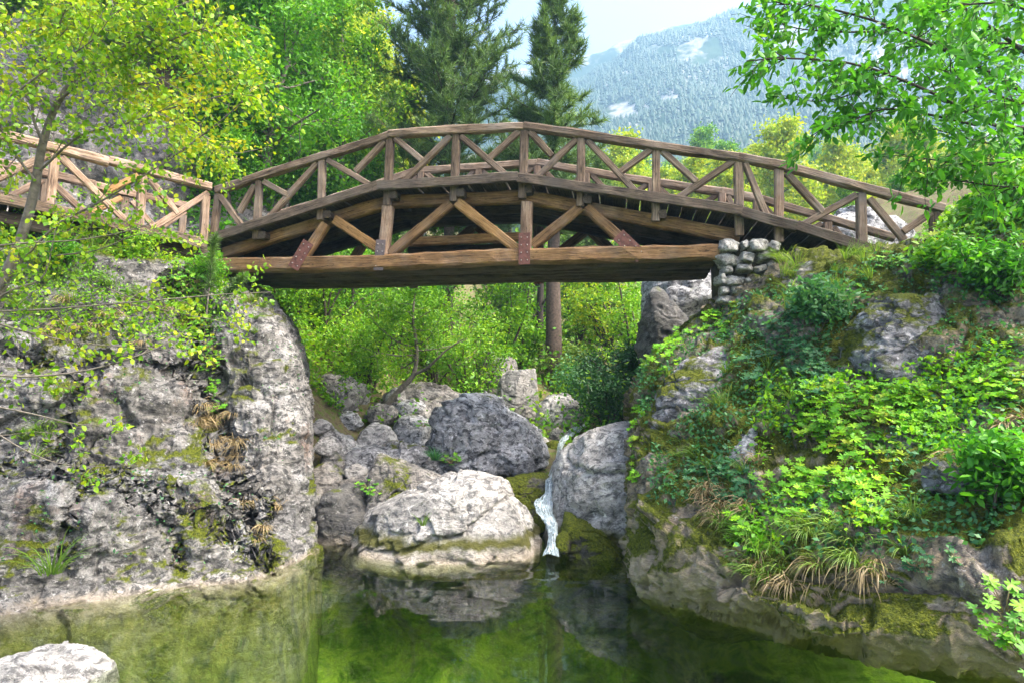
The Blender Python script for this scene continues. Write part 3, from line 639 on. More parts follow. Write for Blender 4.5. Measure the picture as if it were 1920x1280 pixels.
boulder('boulder', 'mossy dark footing rock below the tall streaked rock', [(1056, 1075), (1054, 985), (1078, 945), (1125, 985), (1175, 1000), (1185, 1075)], 8.95, .5, 'boulder_moss', 23, 6, .05, 8)
boulder('boulder', 'flat pale ledge rock beside the left bank corner', [(578, 945), (580, 885), (610, 868), (660, 905), (672, 945)], 10.6, .4, 'boulder_warm', 26, 5, .06)
boulder('boulder', 'low broad grey rock with a tuft of thyme growing on it', [(640, 925), (645, 850), (700, 832), (780, 835), (850, 880), (860, 930)], 11.0, .5, 'boulder_grey', 29, 6, .06)
boulder('boulder', 'sloping pale slab rock left of the smooth grey boulder', [(588, 900), (590, 825), (615, 800), (655, 825), (680, 860), (680, 900)], 11.7, .5, 'boulder_pale', 31, 6, .06)
boulder('boulder', 'mossy brown rock wall beneath the shrubs on the left', [(560, 850), (565, 730), (600, 700), (650, 705), (680, 740), (670, 800), (650, 850)], 13.2, .8, 'boulder_warm', 33, 5, .08)
boulder('boulder', 'pinkish sloping rock under the leaning small tree', [(700, 820), (720, 745), (780, 712), (860, 725), (930, 775), (950, 830)], 14.2, .9, 'boulder_warm', 35, 5, .07)
boulder('boulder', 'white-grey boulder upstream in the middle of the stream bed', [(1000, 820), (1005, 765), (1030, 742), (1070, 742), (1098, 770), (1095, 815)], 14.3, .5, 'boulder_pale', 37, 5, .05)
boulder('boulder', 'small flat pale rock farthest up the stream', [(1080, 775), (1085, 748), (1105, 742), (1125, 752), (1125, 780)], 16.5, .4, 'boulder_pale', 39, 5, .05)
boulder('boulder', 'rough grey boulder above the upright pale stone block', [(885, 760), (892, 700), (915, 668), (950, 662), (972, 690), (975, 760)], 16.6, .6, 'boulder_warm', 41, 5, .07)
boulder('boulder', 'tall grey cliff block behind the stone pier', [(1215, 700), (1225, 545), (1245, 500), (1400, 480), (1420, 600), (1400, 700)], 13.6, 1.0, 'boulder_grey', 43, 5, .06)
boulder('boulder', 'dark leaning rock edge beside the tall grey cliff block', [(1205, 690), (1218, 560), (1232, 525), (1262, 560), (1290, 640), (1290, 700)], 12.8, .45, 'boulder_dark', 44, 5, .06)
boulder('boulder', 'rounded grey boulder behind the bridge railing on the right', [(1520, 480), (1530, 425), (1560, 402), (1640, 408), (1695, 440), (1700, 490)], 13.5, .8, 'boulder_grey', 45, 5, .06)
boulder('boulder', 'pale speckled boulder lying in the shallows below the left bank', [(-40, 1350), (-30, 1246), (60, 1224), (125, 1234), (178, 1268), (195, 1350)], 5.0, .38, 'boulder_shallow', 47, 6, .04, 8)
boulder('boulder', 'big lichen-spotted grey rock set in the green right bank', [(1585, 700), (1590, 610), (1620, 570), (1690, 550), (1800, 560), (1822, 640), (1800, 715), (1690, 735)], 7.05, .5, 'lichen', 49, 6, .05, 8)
boulder('boulder', 'triangular grey slab poking out among ferns and moss', [(1345, 905), (1352, 880), (1400, 818), (1425, 800), (1428, 850), (1400, 890), (1370, 915)], 6.95, .2, 'boulder_grey', 51, 5, .04)
boulder('boulder', 'small knobbly grey rock below the bright leaf patch', [(1745, 920), (1750, 870), (1790, 850), (1850, 862), (1868, 905), (1840, 935)], 5.15, .2, 'lichen', 53, 5, .07)
boulder('boulder', 'grey-white slanting rock rib on the crest of the right bank', [(1215, 850), (1222, 760), (1250, 710), (1340, 660), (1395, 640), (1380, 700), (1300, 780), (1250, 850)], 8.3, .35, 'lichen', 55, 6, .06, 8)
for k, (poly, d_, lab) in enumerate([
    ([(1018, 870), (1020, 838), (1040, 825), (1062, 835), (1064, 870)], 12.6, 'small brown wet rock above the upper cascade'),
    ([(1026, 835), (1030, 808), (1050, 798), (1068, 812), (1066, 838)], 13.3, 'small tan rock at the lip of the stream'),
    ([(1050, 800), (1052, 780), (1075, 775), (1092, 788), (1090, 806)], 13.9, 'small ochre rock below the white-grey boulder'),
    ([(1036, 905), (1038, 880), (1052, 872), (1064, 885), (1062, 910)], 11.4, 'little grey stone splitting the cascade'),
    ([(1040, 1030), (1043, 1008), (1056, 1000), (1070, 1010), (1070, 1034)], 8.6, 'little wet stone at the foot of the waterfall'),
    ([(600, 880), (604, 850), (625, 842), (650, 858), (650, 885)], 11.0, 'small pale stone wedged above the flat ledge rock'),
    ([(630, 925), (635, 900), (670, 893), (702, 905), (705, 930)], 10.3, 'small brown stone between the round dark and pointed boulders')]):
    boulder('stone', lab, poly, d_, .2, 'boulder_moss' if k in (0, 3, 4) else 'boulder_warm', 60 + k, 5, .05, 7, cat='stone')
# loose stones climbing back from the pool between the big boulders
lrng = random.Random(31)
NEAR = ['below the smooth grey boulder', 'beside the blocky grey boulder', 'above the flat ledge rock', 'on the low broad rock', 'at the foot of the mossy brown rock wall', 'under the pinkish sloping rock', 'behind the pointed boulder', 'beside the left bank corner', 'below the upright stone block', 'beside the white-grey upstream boulder', 'at the edge of the shrubs', 'above the sloping slab rock', 'beside the upper cascade', 'between the slab and the smooth boulder', 'next to the thyme tuft', 'under the leaning small tree', 'left of the stone block', 'at the far stream bend']
SP_ = [(700, 858, 11.9, 26), (755, 850, 12.1, 22), (615, 838, 11.0, 26), (735, 838, 11.6, 20), (650, 790, 12.6, 30), (770, 765, 13.4, 28), (668, 885, 10.6, 22), (603, 800, 11.6, 22), (965, 800, 14.0, 24), (992, 778, 14.2, 20), (715, 775, 13.0, 30), (640, 830, 11.9, 24), (1012, 832, 12.9, 20), (690, 825, 12.3, 20), (790, 845, 11.2, 18), (745, 745, 13.6, 24), (915, 770, 14.4, 26), (1100, 768, 15.4, 18)]
for k, (x, y, d_, r_) in enumerate(SP_):
    m_ = 7; poly = [(x + r_ * lrng.uniform(.85, 1.15) * math.cos(a), y + r_ * lrng.uniform(.6, .85) * math.sin(a)) for a in [6.283 * i / m_ + lrng.uniform(-.2, .2) for i in range(m_)]]
    col = lrng.choice(['boulder_pale', 'boulder_grey', 'boulder_warm', 'boulder_pale'])
    boulder('stone', {'boulder_pale': 'pale', 'boulder_grey': 'blue-grey', 'boulder_warm': 'brownish'}[col] + ' loose stone ' + NEAR[k], poly, d_, r_ / F * d_ * .8, col, 400 + k, 5 if r_ > 22 else 4, .06, 8, cat='stone')
# upright pale stone block
blk = boulder_geo([(930, 810), (938, 712), (952, 694), (1004, 690), (1012, 800)], 15.2, .35, 71, 6, .015, 26)
tag(mkc('stone_block', blk[0], blk[1], M['boulder_pale'], P(975, 790, 15.2), True), 'upright pale squared stone block on the far bank', 'stone block')

# stone pier under the right end of the bridge
pier = thing('stone_pier', 'dry stone pier carrying the right end of the bridge', 'pier', BP(1400, 575, .4))
core = [BP(x, y, t_) for (x, y) in ((1362, 590), (1455, 590), (1452, 448), (1358, 455)) for t_ in (.06, 1.5)]
cv = np.array([c[:] for c in core]); mk('core', cv, np.array([(0, 2, 4, 6), (7, 5, 3, 1), (0, 1, 3, 2), (2, 3, 5, 4), (4, 5, 7, 6), (6, 7, 1, 0)]), M['mortar'], pier)
stones = [(1364, 462, 17, 12), (1367, 489, 21, 12), (1400, 483, 12, 11), (1423, 461, 19, 12), (1435, 481, 20, 10), (1364, 507, 10, 8), (1393, 504, 14, 9), (1375, 527, 20, 10), (1408, 527, 13, 8), (1386, 543, 20, 10), (1357, 546, 9, 9), (1425, 505, 14, 9), (1446, 500, 11, 9), (1360, 563, 12, 9), (1388, 565, 16, 10), (1415, 548, 14, 10), (1440, 525, 14, 11), (1395, 462, 8, 9), (1352, 525, 7, 9), (1450, 464, 9, 11)]
srng = random.Random(12)
for k, (x, y, rx, ry) in enumerate(stones):
    d_ = BP(x, y)[1] + .02 + srng.uniform(-.03, .03); m_ = srng.choice((5, 5, 6, 4)); a0 = srng.uniform(0, 6.28)
    poly = [(x + rx * srng.uniform(1.0, 1.3) * math.copysign(abs(math.cos(a)) ** .7, math.cos(a)), y + ry * srng.uniform(1.0, 1.3) * math.copysign(abs(math.sin(a)) ** .7, math.sin(a))) for a in [a0 + 6.283 * (i + srng.uniform(-.18, .18)) / m_ for i in range(m_)]]
    V, Fc = boulder_geo(poly, d_, .12, 200 + k, 4, .07, 26); mk('stone', V, Fc, M['stone'], pier, True)

# ------------------------------------------------------------------ cascade
t = NT('falling_water'); co = pos(t)
uv = t.n('TexCoord').outputs['UV']
st_ = t.noise(scaled(t, uv, (16, 1.6, 1)), 2.0, 6, .7, .6); foam = t.noise(co, 24, 4, .7)
st_ = t.math('ADD', t.math('MULTIPLY', st_, .75), t.math('MULTIPLY', foam, .25))
cw = t.ramp(st_, [(.34, (.20, .32, .38)), (.50, (.50, .64, .70)), (.62, (.85, .9, .92))])
bs = t.n('BsdfPrincipled'); t.put(bs, 'Base Color', cw); t.put(bs, 'Roughness', .3); t.put(bs, 'Normal', t.bump(st_, .6, .04))
tb = t.n('BsdfTransparent'); mx = t.n('MixShader'); t.put(mx, 0, t.ramp(st_, [(.38, .10), (.62, .85)])); t.t.links.new(tb.outputs[0], mx.inputs[1]); t.t.links.new(bs.outputs[0], mx.inputs[2])
M['cascade'] = t.surf(mx.outputs[0])
def ribbon(name, path, seed, n=60, m=14):               # path of (px, py, d, halfwidth m)
    A = crs(np.array([list(P(x, y, d_)) + [w] for x, y, d_, w in path]), n); T = np.gradient(A[:, :3], axis=0); S = np.cross(T, [0, 0, 1.0]); S[:, 2] *= .2
    bad = np.linalg.norm(S, axis=1) < 1e-4; S[bad] = (1, 0, 0); S /= np.linalg.norm(S, axis=1, keepdims=True)
    s = np.linspace(-1, 1, m)
    G = A[:, None, :3] + S[:, None] * (A[:, 3][:, None] * s[None])[..., None]
    V = G.reshape(-1, 3); up = np.zeros_like(V); k = fbm(V * np.array([14, 14, 6.0]) + seed, 3, seed)
    V = V + np.stack([0 * k, -.05 * k, .05 * k], 1); V[:, 2] += np.tile(.03 * (1 - s ** 2), n); V[:, 1] -= np.tile(.06 * (1 - s ** 2), n)
    fc = gridfaces(n, m); o = mk(name, V, fc, M['cascade'], smooth=True)
    ln = np.concatenate([[0], np.cumsum(np.linalg.norm(np.diff(A[:, :3], axis=0), axis=1))]); UV = np.stack([np.tile(s * .3, n) + seed, np.repeat(ln, m)], 1)
    o.data.uv_layers.new(name='UVMap').data.foreach_set('uv', UV[fc.ravel()].astype(np.float32).ravel())
    return tag(o, kind='structure')
ribbon('stream_water', [(1135, 758, 17.5, .2), (1110, 778, 15.5, .2), (1078, 806, 13.6, .12), (1054, 828, 12.6, .06), (1048, 852, 11.7, .045), (1044, 870, 11.3, .06)], 1)
ribbon('upper_cascade', [(1046, 866, 11.2, .05), (1041, 876, 10.9, .07), (1036, 892, 10.75, .08), (1032, 902, 10.5, .10)], 2)
ribbon('lower_cascade', [(1036, 896, 10.35, .10), (1030, 908, 10.0, .06), (1028, 925, 9.85, .06), (1020, 942, 9.65, .13), (1020, 952, 9.45, .12), (1026, 968, 9.25, .10), (1034, 985, 9.05, .08), (1037, 1003, 8.8, .06), (1036, 1022, 8.55, .07), (1033, 1042, 8.25, .10)], 3, 90)

# ------------------------------------------------------------------ vegetation helpers
def unit(A): return A / np.maximum(np.linalg.norm(A, axis=-1, keepdims=True), 1e-9)
OVAL = (np.array([(0, 0, 0), (.28, .2, .05), (.68, .19, .05), (1, 0, -.06), (.68, -.19, .05), (.28, -.2, .05)]), np.array([(0, 3, 2, 1), (0, 5, 4, 3)]))
RHOMB = (np.array([(0, 0, 0), (.5, .3, .06), (1, 0, -.03), (.5, -.3, .06)]), np.array([(0, 1, 2, 3)]))
BROAD = (np.array([(0, 0, 0), (.25, .34, .05), (.65, .3, .05), (1, 0, -.08), (.65, -.3, .05), (.25, -.34, .05)]), np.array([(0, 3, 2, 1), (0, 5, 4, 3)]))
NEEDLE = (np.array([(0, -.05, 0), (0, .05, 0), (1, 0, 0)]), np.array([(0, 1, 2)]))
def palmate():
    V = [(.0, 0, 0)]
    tips = [(-2.5, .62), (-1.55, .85), (-.75, .98), (0, 1.05), (.75, .98), (1.55, .85), (2.5, .62)]
    pts = []
    for i, (a, r) in enumerate(tips):
        pts += [(a - .2, r * .86), (a, r), (a + .2, r * .86)]
        if i < 6: pts.append(((a + tips[i + 1][0]) / 2, .42))
    V += [(.5 * r * math.cos(a), .5 * r * math.sin(a), .05 * math.cos(3 * a) + .1 * r * r) for a, r in pts]
    n = len(pts)
    return np.array(V), np.array([(0, i, i + 1) for i in range(1, n)])
PALM = palmate()
def frames(n, rng, up=.6, droop=0., along=None, spread=1.):
    Z = unit(rng.normal(size=(n, 3)) * spread + np.array([0, 0, up])); X = rng.normal(size=(n, 3)) * spread + np.array([0, 0, -droop])
    if along is not None: X = X + along
    X = unit(X - Z * np.sum(X * Z, 1, keepdims=True)); Y = np.cross(Z, X)
    return np.stack([X, Y, Z], 1)                    # rows are the axes
def place(tm, Pn, R, size):
    v, f = tm; n = len(Pn)
    V = Pn[:, None] + np.einsum('kj,njd->nkd', v, R) * np.asarray(size).reshape(-1, 1, 1)
    Fc = (np.arange(n)[:, None, None] * len(v) + f[None]).reshape(-1, f.shape[1])
    return V.reshape(-1, 3), Fc
def tubes(polys, sides=6):
    VV = []; FF = []; base = 0; an = np.linspace(0, 2 * math.pi, sides + 1)[:-1]
    for pts, rad in polys:
        pts = np.asarray(pts, float); k = len(pts); T = unit(np.gradient(pts, axis=0))
        ref = np.array([.31, .95, .05]) if abs(T[0, 2]) > .5 else np.array([0, 0, 1.0])
        A = unit(np.cross(T, ref)); B = np.cross(T, A)
        rg = pts[:, None] + (A[:, None] * np.cos(an)[None, :, None] + B[:, None] * np.sin(an)[None, :, None]) * np.asarray(rad)[:, None, None]
        VV.append(rg.reshape(-1, 3))
        i = np.arange(k - 1)[:, None] * sides; j = np.arange(sides)[None]; j2 = (j + 1) % sides
        FF.append(base + np.stack([i + j, i + j2, i + sides + j2, i + sides + j], 2).reshape(-1, 4)); base += k * sides
    return np.concatenate(VV), np.concatenate(FF)
def curve(a, dirn, L, n, rng, wob=.12, lift=0., sag=0.):
    pts = [np.array(a, float)]; d = unit(np.array(dirn, float))
    for i in range(n - 1):
        d = unit(d + rng.normal(size=3) * wob + np.array([0, 0, lift - sag * i / n])); pts.append(pts[-1] + d * L / (n - 1))
    return np.array(pts)
def grow(rng, trunk, r0, start, spread, nl, upness=.5, twigs=7, prof=None, lift=.06):
    """trunk polyline -> tube list and leaf anchors"""
    trunk = crs(np.array(trunk, float), 14); k = len(trunk)
    polys = [(trunk, r0 * np.linspace(1, .12, k) ** .8)]; anc = []
    az = rng.random() * 6.28
    for i in range(nl):
        f = start + (1 - start) * (i + rng.random() * .6) / nl; f = min(f, .98); q = f * (k - 1); a = trunk[int(q)] + (trunk[min(int(q) + 1, k - 1)] - trunk[int(q)]) * (q % 1)
        az += 2.4 + rng.normal() * .3; g = (f - start) / (1 - start)
        L = spread * (prof(g) if prof else (1.05 - .65 * g)) * rng.uniform(.75, 1.15)
        d = np.array([math.cos(az), math.sin(az), upness * (.5 + g) + rng.normal() * .12]); li = curve(a, d, L, 8, rng, .13, lift)
        rl = max(.008, r0 * .42 * (1 - .75 * f)); polys.append((li, rl * np.linspace(1, .2, 8)))
        for j in range(twigs):
            s = .25 + .75 * (j + rng.random()) / twigs; b = li[min(7, int(s * 7))]; dirl = unit(li[min(7, int(s * 7) + 1)] - li[max(0, int(s * 7) - 1)])
            tw = curve(b, dirl * .7 + rng.normal(size=3) * .75, L * rng.uniform(.22, .42), 6, rng, .2, .03)
            polys.append((tw, rl * .35 * np.linspace(1, .3, 6))); anc.append(tw[1:])
        anc.append(li[5:])
    return polys, np.concatenate(anc)
def cloud(anc, n, sig, size, rng, tm=OVAL, up=.7, droop=.3, sv=.3):
    i = rng.integers(0, len(anc), n); p = anc[i] + rng.normal(size=(n, 3)) * sig * np.array([1, 1, .7])
    return place(tm, p, frames(n, rng, up, droop), size * rng.uniform(1 - sv, 1 + sv, n))
def tree(name, label, trunk, r0, spread, nl, nleaf, lsize, leaf, bark='bark_grey', start=.3, seed=1, tm=OVAL, sig=.14, up=.5, group=None, cat='tree', twigs=7, prof=None, sides=5, lift=.06):
    rng = np.random.default_rng(seed); polys, anc = grow(rng, trunk, r0, start, spread, nl, up, twigs, prof, lift)
    o = thing(name, label, cat, tuple(trunk[0]), group)
    V, Fc = tubes(polys, sides); mk('trunk', V, Fc, M[bark], o, True)
    V, Fc = cloud(anc, nleaf, sig, lsize, rng, tm); tag(mk('crown', V, Fc, M[leaf], o), kind='stuff')
    return o
def straight(base, h, rng, lean=.06, n=5):
    b = np.array(base, float); return np.array([b + np.array([rng.normal() * lean * h * (i > 0) * .5, rng.normal() * lean * h * (i > 0) * .5, h * i / (n - 1)]) for i in range(n)])
def put_copy(o, base, rz, s, label=None):
    c = copy_tree(o); c.location = base; c.rotation_euler = (0, 0, rz); c.scale = (s, s, s * random.Random(rz).uniform(.9, 1.1))
    if label: c['label'] = label
    return c
def gz(x, y): return float(ground_z(np.array([x]), np.array([y]))[0])
def gpt(px, d):
    x = (px - 960) / F * d; return np.array([x, d, gz(x, d) - .05])

# ------------------------------------------------------------------ conifers
def pine(name, label, base, h, spread, seed, start=.12, dens=1., lean=(0, 0), r0=.2, bark='bark', top=.1):
    rng = np.random.default_rng(seed); b = np.array(base, float)
    trunk = np.array([b + np.array([lean[0] * f + rng.normal() * .03, lean[1] * f, h * f]) for f in np.linspace(0, 1, 9)])
    T = crs(trunk, 40); polys = [(T, r0 * np.linspace(1, .06, 40))]
    tp = []; td = []
    z = start; az = 0
    while z < .985:
        g = (z - start) / (1 - start); a = T[int(z * 39)]
        L0 = spread * (top + (1 - top) * (1 - g) ** .8) * (.62 + .38 * min(1, g * 5))
        for q in range(rng.integers(5, 7)):
            az = q * 1.1 + rng.random() * 6.28; L = L0 * rng.uniform(.6, 1.2); d = np.array([math.cos(az), math.sin(az), -.02 + .6 * g + rng.normal() * .1])
            li = curve(a, d, L, 9, rng, .07, .055); polys.append((li, max(.012, r0 * .16 * (1 - g)) * np.linspace(1, .25, 9)))
            m = max(3, int(L / .11 * dens))
            for j in range(m):
                s = .22 + .78 * (j + rng.random()) / m; bb_ = li[int(s * 8)]; dl = unit(li[min(8, int(s * 8) + 1)] - li[max(0, int(s * 8) - 1)])
                tw = curve(bb_, dl * .8 + rng.normal(size=3) * np.array([.7, .7, .25]), .18 + L * .17 * rng.random(), 4, rng, .12, .12)
                polys.append((tw, np.array([.008, .007, .006, .004])))
                for e in range(1, 4): tp.append(tw[e]); td.append(unit(tw[e] - tw[e - 1]) + np.array([0, 0, .25]))
            tp.append(li[-1]); td.append(unit(li[-1] - li[-2]) + np.array([0, 0, .4]))
        z += rng.uniform(.018, .034) * 10 / h
    tp = np.array(tp); td = np.array(td); k = 14; n = len(tp)
    p = np.repeat(tp, k, 0) + np.repeat(td, k, 0) * rng.uniform(-.10, .06, (n * k, 1)); al = np.repeat(td, k, 0) * 1.1
    R = frames(n * k, rng, .0, 0, al, .55)
    V, Fc = place(NEEDLE, p, R, rng.uniform(.15, .27, n * k))
    o = thing(name, label, 'tree', tuple(b)); tv, tf = tubes(polys[:1], 8); tw_, tg_ = tubes(polys[1:], 3); tf = np.concatenate([tf, tg_ + len(tv)]); tv = np.concatenate([tv, tw_]); mk('trunk', tv, tf, M[bark], o, True); tag(mk('crown', V, Fc, M['needle'], o), kind='stuff')
    return o
pine('pine_tree', 'tall dark pine with broad crown behind the left half of the bridge arch', gpt(836, 19.5), 17.5, 3.1, 31, .2, 1.0, (.2, 0), .2)
pine('pine_tree', 'slender pointed pine standing against the misty mountain', gpt(1036, 17.5), 10.9, 1.9, 32, .36, 1.1, (.1, 0), .24, 'bark', .04)
pine('pine_tree', 'shorter pine between the two tall ones behind the bridge', gpt(955, 27), 6.6, 2.0, 33, .15, .9, (0, 0), .17)
pine('pine_tree', 'low pine spreading its branch tips right of the slender pine', gpt(1122, 23), 6.6, 1.9, 34, .15, .8, (.2, 0), .13)
pine('pine_tree', 'dark pine on the left slope behind the yellow-leaved tree', np.array(left_hill.pick([(300, 120), (430, 120), (430, 260), (300, 260)], 1, np.random.default_rng(3))[0][0]), 9, 2.2, 35, .12, .8, (0, 0), .2)
# a bare thin trunk beside the pine
tree('dead_trunk', 'thin bare dark trunk just left of the pine trunk', straight(gpt(1013, 19), 6, np.random.default_rng(5), .01), .13, .8, 10, 12, .03, 'leaf_deep', 'bark_dark', .1, 5)

# ------------------------------------------------------------------ deciduous trees on the slope behind
tr = [P(497, 345, 16)[:], P(504, 270, 16)[:], P(516, 190, 16)[:], P(541, 110, 16.1)[:], P(562, 20, 16.2)[:], P(580, -110, 16.3)[:]]
tree('slope_tree', 'bright green leafy tree with a slender grey trunk on the left slope', tr, .12, 2.6, 26, 15000, .12, 'leaf_bright', 'bark_grey', .12, 11, OVAL, .2, .25, twigs=8)
tr = [P(648, 400, 18.5)[:], P(640, 300, 18.5)[:], P(655, 180, 18.5)[:], P(640, 60, 18.5)[:], P(650, -60, 18.5)[:]]
tree('slope_tree', 'lime green tree spreading left of the broad pine', tr, .10, 2.2, 22, 12000, .12, 'leaf_lime', 'bark_grey', .15, 12, OVAL, .2, .2, twigs=8)
tr = [P(430, 400, 15.2)[:], P(425, 320, 15.2)[:], P(440, 240, 15.2)[:], P(430, 150, 15.2)[:]]
tree('slope_tree', 'low deep green tree above the walkway end', tr, .07, 1.2, 16, 7000, .10, 'leaf_bright', 'bark_dark', .1, 13, OVAL, .15, .2)
def bush(name, label, base, r, h, n, lsize, leaf, seed, group=None, tm=OVAL, stems=7, cat='shrub', sig=.1, bark='twig'):
    rng = np.random.default_rng(seed); b = np.array(base, float); polys = []; anc = []
    for i in range(stems):
        az = rng.random() * 6.28; tilt = rng.uniform(.1, 1.1) * r / max(h, .1)
        st = curve(b + rng.normal(size=3) * np.array([.06, .06, 0]), (math.cos(az) * tilt, math.sin(az) * tilt, 1), h * rng.uniform(.7, 1.1), 8, rng, .12, -.01)
        polys.append((st, np.linspace(.02, .004, 8) * max(.6, h)))
        for j in range(9):
            q = rng.integers(2, 8); tw = curve(st[q], rng.normal(size=3) + np.array([0, 0, .35]), r * rng.uniform(.3, .65), 5, rng, .2); polys.append((tw, np.linspace(.007, .002, 5))); anc.append(tw[1:])
        anc.append(st[5:])
    anc = np.concatenate(anc); o = thing(name, label, cat, tuple(b), group)
    V, Fc = tubes(polys, 4); mk('stems', V, Fc, M[bark], o, True)
    V, Fc = cloud(anc, n, sig, lsize, rng, tm); tag(mk('foliage', V, Fc, M[leaf], o), kind='stuff')
    return o
rngp = np.random.default_rng(77)
proto = tree('hillside_tree', 'yellow-green broadleaf tree in the thicket on the left hillside', straight((0, 0, 0), 6.5, rngp, .05), .11, 2.3, 22, 11000, .15, 'leaf_lime', 'bark_grey', .12, 21, RHOMB, .24, .3, 'trees in the left hillside thicket')
proto2 = tree('hillside_tree', 'fresh green broadleaf tree in the thicket on the left hillside', straight((0, 0, 0), 6, rngp, .05), .10, 2.2, 22, 11000, .15, 'leaf_bright', 'bark_grey', .12, 22, RHOMB, .24, .3, 'trees in the left hillside thicket')
proto3 = tree('painted_sun_tree', 'golden tree with sunlight painted into its leaves on the upper left hillside', straight((0, 0, 0), 7, rngp, .05), .14, 2.8, 20, 9000, .22, 'leaf_sun', 'bark_grey', .12, 23, RHOMB, .3, .3, 'trees with painted sunlight on the upper left hillside')  # golden leaves carry the painted sunlight of the hillside
def scatter_hill(pr, poly, n, seed, s0, s1):
    rng = np.random.default_rng(seed); first = True
    for V, N in left_hill.pick(poly, n, rng):
        p = (V[0], V[1], V[2] - .25); s = rng.uniform(s0, s1)
        if first and 'used' not in pr: pr.location = p; pr.scale = (s, s, s); pr['used'] = 1; first = False
        else: put_copy(pr, p, rng.random() * 6.28, s, ('small ' if s < s0 + (s1 - s0) * .4 else 'tall ') + pr['label'])
scatter_hill(proto, [(150, 20), (330, 60), (440, 220), (600, 420), (700, 560), (560, 480), (420, 330), (320, 160), (150, 110)], 14, 1, .55, .9)
scatter_hill(proto2, [(380, 180), (470, 200), (640, 420), (760, 600), (620, 560), (470, 420), (360, 300)], 12, 2, .5, .85)
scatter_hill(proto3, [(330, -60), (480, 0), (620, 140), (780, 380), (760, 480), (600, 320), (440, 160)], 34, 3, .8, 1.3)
scatter_hill(proto, [(-60, -60), (150, -40), (300, 20), (200, 70), (0, 70)], 9, 4, .6, .95)
for o in (proto, proto2, proto3):
    if 'used' in o: del o['used']
for o in list(bpy.data.objects):
    if 'used' in o: del o['used']

# trees up the valley, sunlight painted into the yellow leaf colour, seen through the right-hand railing
proto4 = tree('valley_tree', 'bright yellow tree with sunlight painted into its leaves up the valley beyond the right railing', straight((0, 0, 0), 7, rngp, .04), .14, 2.6, 20, 8000, .24, 'leaf_sun', 'bark_grey', .1, 24, RHOMB, .3, .35, 'yellow trees with painted sunlight up the valley')
proto5 = tree('valley_tree', 'pale green tree up the valley above the yellow ones', straight((0, 0, 0), 9, rngp, .03), .14, 2.0, 24, 8000, .26, 'leaf_lime', 'bark_grey', .08, 25, RHOMB, .3, .4, 'green trees up the valley')
rng = np.random.default_rng(9)
ys4 = [(1170, 50), (1220, 58), (1285, 60), (1400, 56), (1505, 58), (1615, 58), (1670, 60), (1730, 60), (1860, 54), (1140, 56), (1190, 44), (1250, 52), (1310, 46), (1370, 42), (1430, 50), (1480, 44), (1530, 52), (1590, 46), (1640, 55), (1700, 48), (1340, 58), (1460, 60), (1560, 62), (1240, 64), (1760, 52), (1820, 50)]
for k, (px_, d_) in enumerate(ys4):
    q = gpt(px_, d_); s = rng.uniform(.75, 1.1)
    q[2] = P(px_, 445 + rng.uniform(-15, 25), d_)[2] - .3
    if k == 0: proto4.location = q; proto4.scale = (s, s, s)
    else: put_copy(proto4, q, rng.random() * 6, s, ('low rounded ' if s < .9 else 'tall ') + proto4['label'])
for k in range(46):
    px_ = rng.uniform(1080, 2000); d_ = rng.uniform(75, 120); q = np.array(P(px_, 452 - .03 * (px_ - 1080) * .8 + rng.uniform(-10, 10), d_)[:])
    s = rng.uniform(.9, 1.5)
    if k == 0: proto5.location = q; proto5.scale = (s, s, s)
    else: put_copy(proto5, q, rng.random() * 6, s, ('small ' if s < 1.2 else 'tall ') + proto5['label'])
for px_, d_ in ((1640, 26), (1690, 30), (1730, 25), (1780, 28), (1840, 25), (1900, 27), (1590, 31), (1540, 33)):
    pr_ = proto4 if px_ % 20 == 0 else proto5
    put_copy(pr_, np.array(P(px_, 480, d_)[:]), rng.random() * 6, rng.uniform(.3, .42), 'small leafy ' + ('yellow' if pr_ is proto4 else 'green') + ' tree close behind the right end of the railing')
# slope carrying those trees
rows = [[(px_, py_, d_) for px_ in (980, 1080, 1200, 1400, 1600, 1800, 2100, 2500)] for py_, d_ in ((640, 24), (560, 32), (478, 42), (458, 55), (446, 80), (438, 125))]
G = sheet(rows, 40, 60); V_ = G.reshape(-1, 3); V_[:, 2] += .5 * fbm(V_ * .2, 4, 5)
valley = Sheet('valley_slope', V_.reshape(40, 60, 3), M['ground'])

